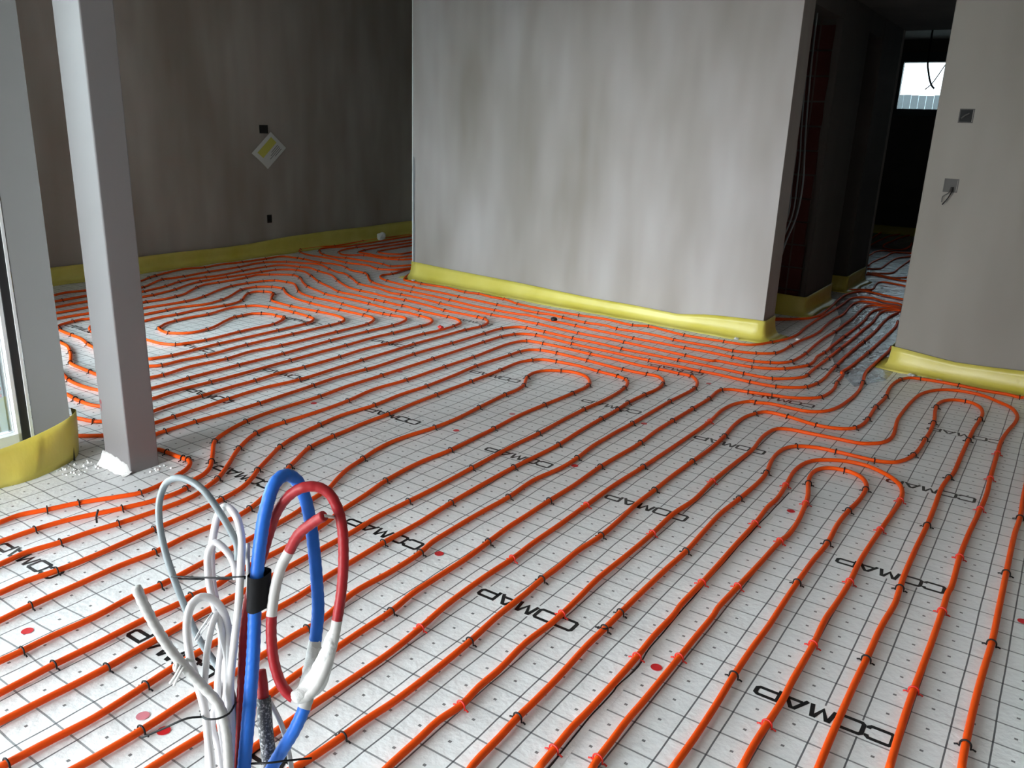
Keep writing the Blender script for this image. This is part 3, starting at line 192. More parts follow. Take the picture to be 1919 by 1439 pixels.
def mat_plaster(name,a,b,c,seed=0):
    m=mat(name,a,.85); t=NT(m)
    mp=t.n('ShaderNodeMapping'); mp.inputs['Location'].default_value=(seed,seed*2,0); t.l(t.pos(),mp.inputs[0]); v=mp.outputs[0]
    n1=t.noise(.9,3,v,(1.2,1.2,.45)); n2=t.noise(3.2,2,v,(1,1,.22)); n3=t.noise(14,4,v,(1,1,.12))
    s=t.math('ADD',t.math('MULTIPLY',n1,.62),t.math('MULTIPLY',n2,.38))
    col=t.ramp(s,[(.36,c),(.5,b),(.64,a)])
    col=t.mix(t.math('MULTIPLY',n3,.25),col,b)
    t.l(col,t.p.inputs['Base Color']); t.bump(t.noise(60,4),.06,.004); return m
M={}
M['wall']=mat_plaster('drying_plaster',(.44,.41,.40),(.35,.315,.295),(.25,.218,.192),0)
M['wall2']=mat_plaster('drying_plaster_left',(.42,.38,.345),(.33,.29,.255),(.26,.215,.18),5)
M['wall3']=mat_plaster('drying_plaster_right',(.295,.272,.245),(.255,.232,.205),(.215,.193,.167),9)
M['ceil']=mat('ceiling_plaster',(.55,.52,.49),.9)
M['steel']=mat('painted_steel',(.175,.168,.170),.45); t=NT(M['steel']); t.bump(t.noise(150,2),.03,.002)
M['board']=mat('grey_board',(.075,.075,.072),.7)
M['white_plaster']=mat('white_plaster',(.66,.66,.645),.8); t=NT(M['white_plaster']); t.bump(t.noise(90,5),.5,.006)
M['rubber']=mat('black_rubber',(.012,.013,.014),.6)
M['alu']=mat('white_aluminium',(.75,.78,.78),.35)
M['black']=mat('black_plastic',(.008,.008,.009),.5,**{'Specular IOR Level':.25})
M['redclip']=mat('red_plastic',(.60,.02,.012),.45)
M['pipe']=mat('orange_pipe',(.80,.105,.012),.5,**{'Specular IOR Level':.2}); t=NT(M['pipe']); t.l(t.mix(t.noise(2.5,2),(.72,.062,.003),(.84,.10,.005)),t.p.inputs['Base Color'])
M['ink']=mat('black_ink',(.008,.009,.010),.35)
M['reddot']=mat('red_print',(.62,.015,.02),.35)
M['reddot2']=mat('faded_red_print',(.60,.20,.24),.35)
M['foil']=mat('yellow_foil',(.5,.44,.09),.38); t=NT(M['foil'])
t.l(t.ramp(t.noise(3,3),[(.3,(.53,.45,.06)),(.7,(.65,.57,.14))]),t.p.inputs['Base Color']); t.p.inputs['Transmission Weight'].default_value=.0; t.bump(t.noise(18,3,None,(1,1,.5)),.25,.01)
# printed film on the insulation boards
m=mat('printed_film',(.72,.75,.755),.42); M['film']=m; t=NT(m)
pos=t.pos()
wn=t.n('ShaderNodeTexNoise'); wn.inputs['Scale'].default_value=3.2; wn.inputs['Detail'].default_value=2; t.l(pos,wn.inputs['Vector'])
sep=t.n('ShaderNodeSeparateXYZ'); t.l(pos,sep.inputs[0])
sw=t.n('ShaderNodeSeparateColor'); t.l(wn.outputs['Color'],sw.inputs[0])
amp=t.n('ShaderNodeMapRange'); amp.inputs[1].default_value=-.9; amp.inputs[2].default_value=-2.6; amp.inputs[3].default_value=.006; amp.inputs[4].default_value=.045; t.l(sep.outputs[0],amp.inputs[0])
x=t.math('ADD',sep.outputs[0],t.math('MULTIPLY',t.math('SUBTRACT',sw.outputs[0],.5),amp.outputs[0]))
y=t.math('ADD',sep.outputs[1],t.math('MULTIPLY',t.math('SUBTRACT',sw.outputs[1],.5),amp.outputs[0]))
def lines(c,off,half):
    q=t.math('ABSOLUTE',t.math('SUBTRACT',t.math('FRACT',t.math('MULTIPLY',t.math('ADD',c,10-off+.05),10)),.5))
    return q,t.math('LESS_THAN',q,half)
qx,lx=lines(x,-.016,.023)
qy,ly=lines(y,.03,.027)
dx=t.math('GREATER_THAN',qx,.5-.045); dy=t.math('GREATER_THAN',qy,.5-.04)
dot=t.math('MULTIPLY',dx,dy)
base=t.mix(t.noise(5,3),(.80,.83,.84),(.87,.885,.88))
# corridor: bare metallised sheet under the pipes
c1=t.mix(t.math('MULTIPLY',ly,.72),base,(.05,.06,.07))
c2=t.mix(t.math('MULTIPLY',lx,.85),c1,(.02,.025,.035))
c3=t.mix(t.math('MULTIPLY',dot,.8),c2,(.03,.03,.035))
t.l(c3,t.p.inputs['Base Color'])
t.p.inputs['Specular IOR Level'].default_value=.5
hh=t.math('ADD',t.math('MULTIPLY',t.noise(45,4),.75),t.math('MULTIPLY',t.noise(7,3),1.6)); t.bump(hh,.5,.006)
m=mat('wrinkled_metal_film',(.42,.43,.46),.2); M['metalfilm']=m; t=NT(m)
t.l(t.mix(t.noise(6,4),(.30,.30,.32),(.56,.57,.60)),t.p.inputs['Base Color']); t.p.inputs['Metallic'].default_value=.2; t.bump(t.noise(9,4,None,None,.6),.8,.03)
M['brick']=mat('red_hollow_brick',(.07,.010,.007),.85); t=NT(M['brick']); t.bump(t.noise(80,4),.4,.01)  # brick red is darkened to carry the shade of the corridor
M['mortar']=mat('mortar',(.09,.06,.055),.9)
M['blue']=mat('blue_conduit',(.015,.13,.55),.45,**{'Specular IOR Level':.35})
M['redc']=mat('red_conduit',(.30,.010,.014),.45,**{'Specular IOR Level':.35})
M['white']=mat('white_cable',(.66,.64,.65),.4)
M['greyc']=mat('grey_cable',(.20,.235,.25),.38)
M['conduit_white']=mat('pale_grey_conduit',(.50,.49,.47),.5)
M['darkgrey']=mat('plastered_dark_conduit',(.06,.06,.065),.6); t=NT(M['darkgrey']); t.l(t.ramp(t.noise(260,4),[(.5,(.045,.047,.052)),(.68,(.42,.42,.42))]),t.p.inputs['Base Color'])
M['silver']=mat('bare_metal_wire',(.55,.56,.58),.3,.9)
M['paper']=mat('paper',(.62,.62,.60),.7)
M['paper_yellow']=mat('yellow_print',(.55,.52,.10),.7)
M['paper_grey']=mat('grey_print',(.22,.22,.22),.7)
M['bead']=mat('zinc_corner_bead',(.42,.44,.47),.4,.6)
M['tape']=mat('insulating_tape',(.006,.006,.007),.75,**{'Specular IOR Level':.25})
M['dark']=mat('painted_box_shade',(.01,.01,.01),.8)  # near-black plates paint the shade inside the open boxes and holes
M['galv']=mat('grey_box_inside',(.07,.065,.06),.7)
M['blood']=mat('brown_red_stain',(.22,.05,.05),.6)
M['terrace']=mat('terrace_concrete',(.10,.11,.11),.9)
M['facade']=mat('facade_render',(.03,.045,.045),.9)
M['fence']=mat('pale_fence_board',(.10,.11,.115),.8)
M['anth']=mat('anthracite_frame',(.03,.045,.05),.45)
def glassmat(name,refl):
    m=bpy.data.materials.new(name); m.use_nodes=True; nt=m.node_tree; nt.nodes.clear()
    o=nt.nodes.new('ShaderNodeOutputMaterial'); mx=nt.nodes.new('ShaderNodeMixShader'); tr=nt.nodes.new('ShaderNodeBsdfTransparent'); gl=nt.nodes.new('ShaderNodeBsdfGlossy')
    tr.inputs[0].default_value=(.78,.83,.83,1); gl.inputs['Roughness'].default_value=.02
    fr=nt.nodes.new('ShaderNodeFresnel'); fr.inputs[0].default_value=1.5
    ad=nt.nodes.new('ShaderNodeMath'); ad.operation='MULTIPLY_ADD'; ad.inputs[1].default_value=1.5; ad.inputs[2].default_value=refl
    nt.links.new(fr.outputs[0],ad.inputs[0]); nt.links.new(ad.outputs[0],mx.inputs[0]); nt.links.new(tr.outputs[0],mx.inputs[1]); nt.links.new(gl.outputs[0],mx.inputs[2]); nt.links.new(mx.outputs[0],o.inputs[0]); return m
M['glass']=glassmat('window_glass',.22); M['glass2']=glassmat('clear_glass',.02); M['glass3']=glassmat('backlight_dimming_glass',.02); M['glass3'].node_tree.nodes['Transparent BSDF'].inputs[0].default_value=(.32,.36,.37,1)  # the far window's dark tint is added to dim its backlight
# ------------------------------------------------------------------ structure
def st(o): o['kind']='structure'; return o
floor=st(mobj('floor',[(-8.2,1.4,0),(-3.9,1.4,0),(-3.9,-3.5,0),(3,-3.5,0),(3,16,0),(-8.2,16,0)],[(0,1,2,3,4,5)],M['film']))
H=3.1
corr=mobj('metal_film',[(-.97,5.42,.0012),(-.84,5.72,.0012),(-.84,6.1,.0012),(-.84,15.5,.0012),(-7,15.5,.0012),(-7,10.1,.0012),(-1.86,9.9,.0012),(-1.84,9.2,.0012),(-1.80,8.33,.0012),(-1.52,7.4,.0012),(-1.37,6.4,.0012),(-1.18,5.8,.0012)],[tuple(range(12))],M['metalfilm'],floor)
st(prism('ceiling',[(-8.3,1.4),(-4.2,1.4),(-4.2,-3.9),(3.2,-3.9),(3.2,16.2),(-8.3,16.2)],H,H+.2,M['ceil']))
st(prism('wall_left',[(-7.50,1.55),(-7.86,10.1),(-8.1,10.1),(-7.8,1.55)],0,H,M['wall2']))
wc=st(prism('wall_center',[(-5.522,6.41),(-1.842,6.235),(-1.845,6.52),(-5.51,6.69)],0,H,M['wall'],bev=.004))
wr=st(prism('wall_right',[(-.877,6.085),(2.9,5.80),(2.9,6.08),(-.86,6.36)],0,H,M['wall3'],bev=.012))
st(prism('wall_right_side',[(2.7,-3.6),(2.9,-3.6),(2.9,6.1),(2.7,6.1)],0,H,M['wall3']))
st(prism('wall_corridor_right',[(-.86,6.36),(-.7,6.36),(-.7,15.6),(-.86,15.6)],0,H,M['wall2']))
st(prism('wall_alcove_right',[(-5.51,6.69),(-5.36,6.69),(-5.36,9.9),(-5.51,9.9)],0,H,M['wall2']))
st(prism('wall_back',[(-8.1,9.9),(-1.87,9.9),(-1.87,10.02),(-8.1,10.02)],0,H,M['wall2']))
st(prism('wall_far_left',[(-7.2,10.02),(-7,10.02),(-7,15.7),(-7.2,15.7)],0,H,M['wall2']))
# corridor piers with door openings between them
M['wcor']=mat_plaster('shade_darkened_plaster',(.10,.085,.08),(.08,.07,.062),(.065,.056,.05),3)  # corridor gloom is put into this darker copy of the wall plaster
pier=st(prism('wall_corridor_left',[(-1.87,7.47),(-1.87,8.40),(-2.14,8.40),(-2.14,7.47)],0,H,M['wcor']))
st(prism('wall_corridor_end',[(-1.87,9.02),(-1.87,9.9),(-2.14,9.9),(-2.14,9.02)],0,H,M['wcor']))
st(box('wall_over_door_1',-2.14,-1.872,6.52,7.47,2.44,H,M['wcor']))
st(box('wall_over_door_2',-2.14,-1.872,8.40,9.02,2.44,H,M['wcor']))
# raw bricks of the jamb, with mortar and a ragged plaster edge
zz=0.02; k=0
while zz<2.40:
    hgt=.185
    v,f=boxvf(-2.125+.012*(k%2),-1.925+random.uniform(-.012,.012),7.448+random.uniform(0,.006),7.475,zz,min(zz+hgt,2.42))
    br=mobj('brick',v,f,M['brick'],pier); zz+=hgt+.014; k+=1
v=[];f=[];n=40
for i in range(n+1):
    z=2.44*i/n; e=-1.90-.035*abs(noise.noise(Vector((0,0,z*3))))-(.02 if z>1.25 else 0)
    v+=[(-1.868,7.435,z),(e,7.435,z),(e,7.47,z)]
for i in range(n):
    a=3*i; f+=[(a,a+3,a+4,a+1),(a+1,a+4,a+5,a+2)]
mobj('plaster_edge',v,f,M['wcor'],pier)
v=[];f=[]
for i in range(n+1):
    z=2.44*i/n; e=-2.03-.01*noise.noise(Vector((3,0,z*2)))
    v+=[(e,7.444,z),(e-.014,7.444,z)]
for i in range(n): a=2*i; f+=[(a,a+2,a+3,a+1)]
mobj('mortar_line',v,f,M['mortar'],pier)
# window walls
st(box('wall_facade_left',-8.0,-6.1,1.52,1.83,0,H,M['facade'])); st(box('wall_facade_head',-6.1,-3.72,1.52,1.83,2.36,H,M['facade']))
w3=st(box('window_3',-6.1,-3.76,1.62,1.70,0,.07,M['anth']))
for x0,x1 in ((-6.1,-6.03),(-4.97,-4.90),(-3.83,-3.76)): box('window_stile',x0,x1,1.62,1.70,.07,2.36,M['anth'],w3)
for x0,x1 in ((-6.03,-4.97),(-4.90,-3.83)): box('glass_pane',x0,x1,1.655,1.662,.07,2.36,M['glass2'],w3)
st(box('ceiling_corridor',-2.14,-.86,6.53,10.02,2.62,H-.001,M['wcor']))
# window walls
jamb=st(prism('trim_1',[(-3.518,1.772),(-3.705,1.700),(-3.73,1.72),(-3.64,1.83)],0,H,M['board']))
st(box('wall_over_glass',-3.95,-3.68,-2.4,1.70,2.46,H,M['wall2']))
win=st(box('window_1',-3.80,-3.70,-2.4,1.60,0,.06,M['alu']))
def part(o): return o
box('bottom_rail',-3.775,-3.705,-2.38,1.635,.06,.125,M['alu'],win)
box('top_rail',-3.775,-3.705,-2.38,1.635,2.38,2.46,M['alu'],win)
box('side_stile',-3.775,-3.712,1.635,1.65,.0,2.46,M['alu'],win)
box('gasket',-3.775,-3.706,1.65,1.685,0,2.46,M['rubber'],win)
box('cover_strip',-3.775,-3.702,1.685,1.697,0,2.46,M['alu'],win)
box('middle_stile',-3.775,-3.705,-.45,-.37,.125,2.38,M['alu'],win)
box('glass_pane',-3.748,-3.742,-.37,1.635,.125,2.38,M['glass'],win)
box('glass_pane',-3.748,-3.742,-2.38,-.45,.125,2.38,M['glass'],win)
# wall behind the camera with a wide opening
st(box('wall_front',-3.95,-3.5,-3.6,-3.4,0,H,M['wall3'])); st(box('wall_front_right',-1.7,2.9,-3.6,-3.4,0,H,M['wall3'])); st(box('wall_front_head',-3.5,-1.7,-3.6,-3.4,2.42,H,M['wall3']))
st(box('wall_left_front',-3.95,-3.68,-3.6,-2.4,0,H,M['wall3']))
# far wall and its window
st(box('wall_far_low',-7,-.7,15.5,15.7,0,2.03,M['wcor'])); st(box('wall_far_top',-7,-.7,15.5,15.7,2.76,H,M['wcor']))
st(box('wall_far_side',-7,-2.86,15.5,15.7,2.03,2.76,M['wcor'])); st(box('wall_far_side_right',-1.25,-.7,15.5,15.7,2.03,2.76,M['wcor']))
w2=st(box('window_2',-2.88,-1.22,15.46,15.52,1.93,2.035,M['anth']))
box('frame_top',-2.88,-1.22,15.46,15.52,2.755,2.9,M['anth'],w2); box('frame_left',-2.90,-2.835,15.47,15.52,2.035,2.755,M['anth'],w2); box('frame_right',-1.3,-1.22,15.47,15.52,2.035,2.755,M['anth'],w2)
box('glass_pane',-2.835,-1.3,15.49,15.495,2.035,2.755,M['glass3'],w2)
# outside
st(prism('added_sky_blocker',[(-8.3,1.50),(-3.96,1.50),(-3.96,-3.6),(-5.0,-3.6),(-5.0,.45),(-8.3,.45)],2.62,2.8,M['facade']))  # unseen slab added to hold back overhead sky light at the windows
st(prism('ground_outside',[(-40,-60),(40,-60),(40,-3.6),(-3.95,-3.6),(-3.95,1.45),(-40,1.45)],-.12,-.05,M['terrace']))
st(prism('ground_behind',[(-30,16.2),(20,16.2),(20,40),(-30,40)],-.2,-.1,M['terrace']))
fe=empty('board_fence',(-2,19,0)); tag(fe,'pale board fence seen outside through the small far window','fence')
for i in range(26):
    x0=-5.2+i*.14; hh=2.42+random.uniform(-.01,.01)
    child(box('fence_board',x0,x0+.132,18.98+random.uniform(0,.01),19.02,-.1,hh,M['fence']),fe)
child(box('fence_rail',-5.2,-1.5,19.02,19.06,1.9,2.0,M['fence']),fe)
# ------------------------------------------------------------------ steel column
c0=(-3.292,1.9075)
colm=empty('steel_column',(c0[0],c0[1],0)); tag(colm,'square grey painted steel column standing free beside the glazed door','column')
child(prism('shaft',[(-3.388,1.84),(-3.197,1.838),(-3.195,1.975),(-3.386,1.978)],0,H,M['steel'],bev=.006),colm)
v=[];f=[]
n=14
for i in range(n+1):
    s=i/n; xx=-3.398+.212*s
    top=.060-.03*s*s+.018*noise.noise(Vector((xx*40,0,0)))+(.0 if s<.9 else -.02)
    v+=[(xx,1.800-.01*noise.noise(Vector((xx*30,5,0))),.002),(xx,1.822,top*.45),(xx,1.8345,top),(xx,1.841,top)]
for i in range(n):
    for j in range(3): a=4*i+j; f.append((a,a+4,a+5,a+1))
child(mobj('plaster_skirt',v,f,M['white_plaster'],smooth=True),colm)
# stain on the column
v=[];f=[]
def blob(cx,cz,rx,rz,y):
    b=len(v); n=12
    for i in range(n):
        q=2*math.pi*i/n; r=1+.25*noise.noise(Vector((math.cos(q)*2,math.sin(q)*2,cx*9)))
        v.append((cx+rx*r*math.cos(q),y,cz+rz*r*math.sin(q)))
    f.append(tuple(range(b,b+n)))
blob(-3.372,.295,.007,.012,1.8388); blob(-3.371,.27,.002,.018,1.8386)
o=child(mobj('stain',v,f,M['blood']),colm)
# ------------------------------------------------------------------ yellow edge strips
def strip(path,hgt,label,flare=.06,side=1,seed=0,mat_=None,top_var=.012,lip=0):
    """ribbon of foil standing against a wall foot; path runs along the wall face, side=+1 puts the room on the left of travel"""
    P=[Vector((x,y,0)) for x,y in path]
    pts=[];
    for i in range(len(P)-1):
        L=(P[i+1]-P[i]).length; n=max(2,int(L/.08))
        for k in range(n): pts.append(P[i].lerp(P[i+1],k/n))
    pts.append(P[-1]); v=[];f=[];N=len(pts)
    for i,p in enumerate(pts):
        t=(pts[min(N-1,i+1)]-pts[max(0,i-1)]).normalized(); nn=Vector((-t.y,t.x,0))*side
        w_=noise.noise(Vector((p.x*1.3+seed,p.y*1.3,0))); w2_=noise.noise(Vector((p.x*4+seed,p.y*4,2)))
        ht=(hgt if not callable(hgt) else hgt(p))+top_var*w_; fl=flare*(1+.5*w2_)
        prof=[(.004+lip,ht),(.005+lip*.8,ht*.75),(.007+fl*.06+lip*.5,ht*.5),(.010+fl*.16,ht*.28),(.014+fl*.36,ht*.12),(.02+fl*.75,.010),(.03+fl*1.3,.003)]
        for q,z in prof: v.append(p+nn*q+Vector((0,0,z)))
        for q,z in prof[::-1]: v.append(p+nn*(q-.0025)+Vector((0,0,max(z-.001,.0015))))
    m=14
    for i in range(N-1):
        for j in range(m):
            a=i*m+j; b_=i*m+(j+1)%m; q=(a,b_,b_+m,a+m); f.append(q if side>0 else q[::-1])
    o=mobj('edge_strip',v,f,mat_ or M['foil'],smooth=True); tag(o,label,'edge strip','yellow edge strips'); return o
def interp(T,x):
    for (a,b),(c,d) in zip(T,T[1:]):
        if x<=c: return b+(d-b)*max(0,min(1,(x-a)/(c-a)))
    return T[-1][1]
hcenter=lambda p: interp([(-5.6,.17),(-5.0,.15),(-4.0,.125),(-3.0,.11),(-2.55,.10),(-2.3,.135),(-1.9,.16)],p.x)
hright=lambda p: interp([(-.95,.16),(-.5,.13),(0,.15),(1,.15)],p.x)
strip([(-5.40,6.72),(-5.535,6.70),(-5.527,6.402),(-3.2,6.29),(-1.838,6.222),(-1.832,6.25),(-1.838,6.50)],hcenter,'yellow foil edge strip along the foot of the bright central wall',.075,-1,1,lip=.004)
strip([(-.868,6.34),(-.885,6.30),(-.885,6.075),(0,6.005),(2.6,5.80)],hright,'yellow foil edge strip along the foot of the right wall with the two sockets',.05,-1,4,lip=.004)
strip([(-7.510,1.95),(-7.58,3.8),(-7.69,6.4),(-7.85,9.85)],lambda p: interp([(1,.15),(6.1,.155),(6.7,.185),(8.5,.20)],p.y),'dim yellow foil edge strip along the foot of the long left wall',.07,-1,8,lip=.03)
strip([(-5.52,9.88),(-7.8,9.88)],.15,'dark yellow foil edge strip on the hidden back wall of the left recess',.05,1,3)
strip([(-2.13,7.44),(-1.865,7.435),(-1.862,7.47),(-1.865,8.36),(-1.9,8.42)],.17,'dark yellow foil edge strip round the foot of the brick doorway pier in the corridor',.05,-1,6,lip=.01)
strip([(-2.13,8.99),(-1.865,8.99),(-1.865,9.85)],.16,'dark yellow foil edge strip round the last pier at the corridor end',.05,-1,9,lip=.01)
strip([(-6.9,15.48),(-.9,15.48)],.14,'barely visible yellow foil strip along the far room end wall',.04,-1,2)
# strip along the glazed door, leaning out into the room and folding back at its end
def door_strip():
    base=[(-3.44,-1.6,.003),(-3.45,.2,.003),(-3.465,1.425,.003),(-3.452,1.504,.003),(-3.458,1.585,.003),(-3.498,1.71,.003),(-3.545,1.79,.003),(-3.62,1.845,.003),(-3.70,1.875,.003)]
    top=[(-3.50,-1.6,.155),(-3.50,.2,.155),(-3.49,1.46,.16),(-3.49,1.54,.168),(-3.485,1.63,.185),(-3.48,1.71,.207),(-3.49,1.765,.222),(-3.53,1.81,.23),(-3.60,1.825,.22)]
    B=spline(base,.3); T=spline(top,.3)
    n=60; v=[];f=[]
    def samp(C,s):
        q=s*(len(C)-1); i=min(int(q),len(C)-2); return C[i].lerp(C[i+1],q-i)
    for i in range(n+1):
        s=i/n; b_=samp(B,s); t_=samp(T,s)
        for j in range(7):
            u=j/6; p=b_.lerp(t_,u); o=(t_-b_); o.z=0
            out=Vector((1,.2,0))*(.012*math.sin(u*math.pi)*(1 if s<.6 else .3))
            v.append(p+out)
        for j in range(6,-1,-1):
            v.append(v[i*14+j]-Vector((.0025,.001,0)))
    for i in range(n):
        for j in range(14):
            a=i*14+j; b_=i*14+(j+1)%14; f.append((a,b_,b_+14,a+14))
    o=mobj('edge_strip',v,f,M['foil'],smooth=True)
    tag(o,'bright yellow foil edge strip curving round the foot of the glazed door','edge strip','yellow edge strips')
door_strip()
sh=mobj('threshold_sill',*boxvf(-3.70,-3.50,-2.2,1.56,0,.03),M['alu']); sh['kind']='structure'; sh.name='trim_2'
# ------------------------------------------------------------------ film print: words and round marks
def ribbon(P,wd,closed,v,f,z):
    n=len(P); b0=len(v); P=[Vector(p) for p in P]
    for i in range(n):
        if closed: a,c=P[i-1],P[(i+1)%n]
        else: a,c=P[max(0,i-1)],P[min(n-1,i+1)]
        d1=(P[i]-a).normalized() if (P[i]-a).length>1e-6 else (c-P[i]).normalized(); d2=(c-P[i]).normalized() if (c-P[i]).length>1e-6 else d1
        t=(d1+d2); t=t.normalized() if t.length>1e-6 else d1
        nn=Vector((-t.y,t.x)); k=min(1.6,1/max(.3,abs(nn.dot(Vector((-d1.y,d1.x))))))
        v.append((*(P[i]+nn*wd*k/2),z)); v.append((*(P[i]-nn*wd*k/2),z))
    m=n if closed else n-1
    for i in range(m): a=b0+2*i; c=b0+2*((i+1)%n); f.append((a,a+1,c+1,c))
GL={'C':([[(1,.74),(1,.88),(.9,1),(.1,1),(0,.88),(0,.12),(.1,0),(.9,0),(1,.12),(1,.26)]],[0]),
    'O':([[(0,.12),(0,.88),(.1,1),(.9,1),(1,.88),(1,.12),(.9,0),(.1,0)]],[1]),
    'M':([[(0,0),(.14,1),(.24,1),(.5,.2),(.76,1),(.86,1),(1,0)]],[0]),
    'A':([[(0,0),(.42,1),(.58,1),(1,0)],[(.2,.27),(.82,.27)]],[0,0]),
    'P':([[(0,0),(0,1),(.88,1),(1,.88),(1,.46),(.88,.34),(.02,.34)]],[0])}
def word(xl,y0,wd=.36,hg=.052,jit=0):
    """word read from the far side: starts at the right end (xl+wd) and runs towards -X"""
    v=[];f=[]; z=.0012
    lw=wd/5*.86; pitch=wd/5*1.035
    for i,ch in enumerate('COMAP'):
        ox=xl+wd-i*pitch
        for pts,cl in zip(*GL[ch]): ribbon([(ox-u*lw,y0+hg-w_*hg) for u,w_ in pts],.0122,cl,v,f,z)
    f=[q[::-1] for q in f]
    o=mobj('printed_word',v,f,M['ink'],floor)
    p=mobj('blank_print_field',[(xl-.01,y0-.012,.0006),(xl+wd+.01,y0-.012,.0006),(xl+wd+.01,y0+hg+.012,.0006),(xl-.01,y0+hg+.012,.0006)],[(0,1,2,3)],M['film_plain'],floor)
M['film_plain']=mat('plain_film',(.73,.76,.765),.42); t=NT(M['film_plain']); t.l(t.mix(t.noise(5,3),(.80,.83,.84),(.87,.885,.88)),t.p.inputs['Base Color'])
hh=t.math('ADD',t.math('MULTIPLY',t.noise(45,4),.75),t.math('MULTIPLY',t.noise(7,3),1.6)); t.bump(hh,.5,.006)
WORDS=[(-.495,2.045),(-.495,2.975),(-.495,3.91),(-.46,4.84),(-1.425,1.985),(-1.445,2.93),(-1.425,3.87),(-1.43,4.80),(-2.125,1.155),(-2.147,2.085),(-2.17,3.05),(-2.18,4.02),(-2.98,1.18),(-2.985,2.10),(-3.02,3.10),(-3.03,4.07),(-4.03,2.70),(-4.03,3.25),(-4.05,4.24),(-4.97,3.28),(-5.03,4.30),(-6.0,3.07),(-.5,1.1),(-1.43,1.05),(-2.2,5.0),(-3.05,5.0),(-4.05,5.2),(-1.44,5.7)]
for x_,y_ in WORDS: word(x_,y_)
DOTS=[(-2.376,.989),(-1.765,.976,1),(-1.673,.975),(-1.697,2.116),(-.768,1.981),(-.76,3.307),(-1.723,3.153),(-2.438,3.17),(-3.311,3.004),(-3.459,5.3),(-1.729,4.856),(-1.723,3.901),(-3.361,3.778,1),(-2.36,3.57,1),(0.11,2.947),(-3.875,4.796)]
for d_ in DOTS:
    v=[(d_[0]+.017*math.cos(q*math.pi/10),d_[1]+.017*math.sin(q*math.pi/10),.0016) for q in range(20)]
    mobj('red_round_mark',v,[tuple(range(20))],M['reddot2'] if len(d_)>2 else M['reddot'],floor)
# overlapping film edge: dark seam running along the floor
SEAM=[(-0.82, 3.492), (-0.826, 3.11), (-0.831, 2.812), (-0.829, 2.639), (-0.829, 2.415), (-0.824, 2.143), (-0.822, 2.041), (-0.813, 1.95), (-0.82, 1.831), (-0.817, 1.805), (-0.817, 1.742), (-0.82, 1.673), (-0.817, 1.581), (-0.812, 1.474), (-0.812, 1.419)]
C=spline([(x,y,0) for x,y in SEAM],.03); v=[];f=[]
for i,p in enumerate(C):
    j=.004*noise.noise(Vector((p.y*6,0,0))); z=.0042+.002*noise.noise(Vector((p.y*9,3,0)))
    v+=[(p.x+j-.0022,p.y,z),(p.x+j+.0022,p.y,z-.001),(p.x+j+.020,p.y,.0008)]
for i in range(len(C)-1):
    for k_ in (0,1): a=3*i+k_; f.append((a,a+1,a+4,a+3))
mobj('film_seam',v,f,None,floor,mats=[M['rubber'],M['film_plain']],fm=[0,1]*(len(C)-1))
# ------------------------------------------------------------------ clips and pipes
def clip_mesh(name,m):
    v=[];f=[]
    arc=[Vector((.0130*math.cos(q),0,.0140+.0130*math.sin(q))) for q in [math.pi*(k/8) for k in range(9)]]
    pts=[Vector((.026,0,.004)),Vector((.018,0,.007)),Vector((.0135,0,.003))]+arc+[Vector((-.0135,0,.003)),Vector((-.018,0,.007)),Vector((-.026,0,.004))]
    tubevf(pts,.0026,5,True,None,v,f)
    me=bpy.data.meshes.new(name); me.from_pydata([tuple(q) for q in v],[],f); me.materials.append(m); me.polygons.foreach_set('use_smooth',[True]*len(f)); return me
CM={1:clip_mesh('pipe_clip_black',M['black']),2:clip_mesh('pipe_clip_red',M['redclip'])}
for lab,grp,s in PIPES:
    R=[tuple(float(q) for q in p.split(',')) for p in s.split()]
    R=[(max(x,-7.50-(y-1.55)*.0421+.06) if x<-7.2 else x,y,c_) for x,y,c_ in R]
    P=[(x,y,.0125) for x,y,_ in R]
    rad=.0100
    C=spline(P,.045)
    v,f=tubevf(C,rad,8)
    o=mobj('heating_pipe',v,f,M['pipe'],smooth=True); tag(o,lab,'pipe',grp)
    for i,(x,y,c_) in enumerate(R):
        if not c_: continue
        a=Vector(P[max(0,i-1)]);b_=Vector(P[min(len(P)-1,i+1)]); p=Vector(P[i])
        t1=(p-a).normalized() if (p-a).length>1e-5 else Vector(); t2=(b_-p).normalized() if (b_-p).length>1e-5 else Vector()
        t_=t1+t2; ang=math.atan2(t_.y,t_.x)-math.pi/2+random.uniform(-.12,.12)
        k_=bpy.data.objects.new('pipe_clip',CM[int(c_)]); COL.objects.link(k_); k_.parent=o; k_.location=(x,y,0); k_.rotation_euler=(0,0,ang)
# ------------------------------------------------------------------ conduit bundle
def BP(k): return [Vector(p) for p in BUNDLE[k][0]]
def tofloor(P,spread=0):
    """carry the lower end straight down to the floor"""
    q=P[-1].copy(); q2=q.copy(); q2.z=.25; q2.x+=spread*.5; q3=q2.copy(); q3.z=0.0; q3.x+=spread
    return P+[q.lerp(q2,.5),q2,q3]
def btube(name,key,m,label,cat,group=None,fl=True,both=False,ribs=0,n=12,spread=0,cuts=None,mats=None,parent=None):
    P=BP(key); r=BUNDLE[key][1]
    if both: P=P[::-1]; P=tofloor(P,spread); P=P[::-1]
    if fl: P=tofloor(P,spread)
    C=spline(P,.0035 if ribs else .01)
    rf=(lambda i,N:r*(1+(.045 if key=='corr' else .022)*(1 if (i//2)%2 else -1))) if ribs else None
    v,f=tubevf(C,r,n,True,rf)
    o=mobj(name,v,f,m,parent,smooth=not ribs,mats=mats)
    if ribs: o.data.polygons.foreach_set('use_smooth',[True]*len(o.data.polygons))
    if label: tag(o,label,cat,group)
    return o,C,r
G='electric conduits and cables standing in the bundle'
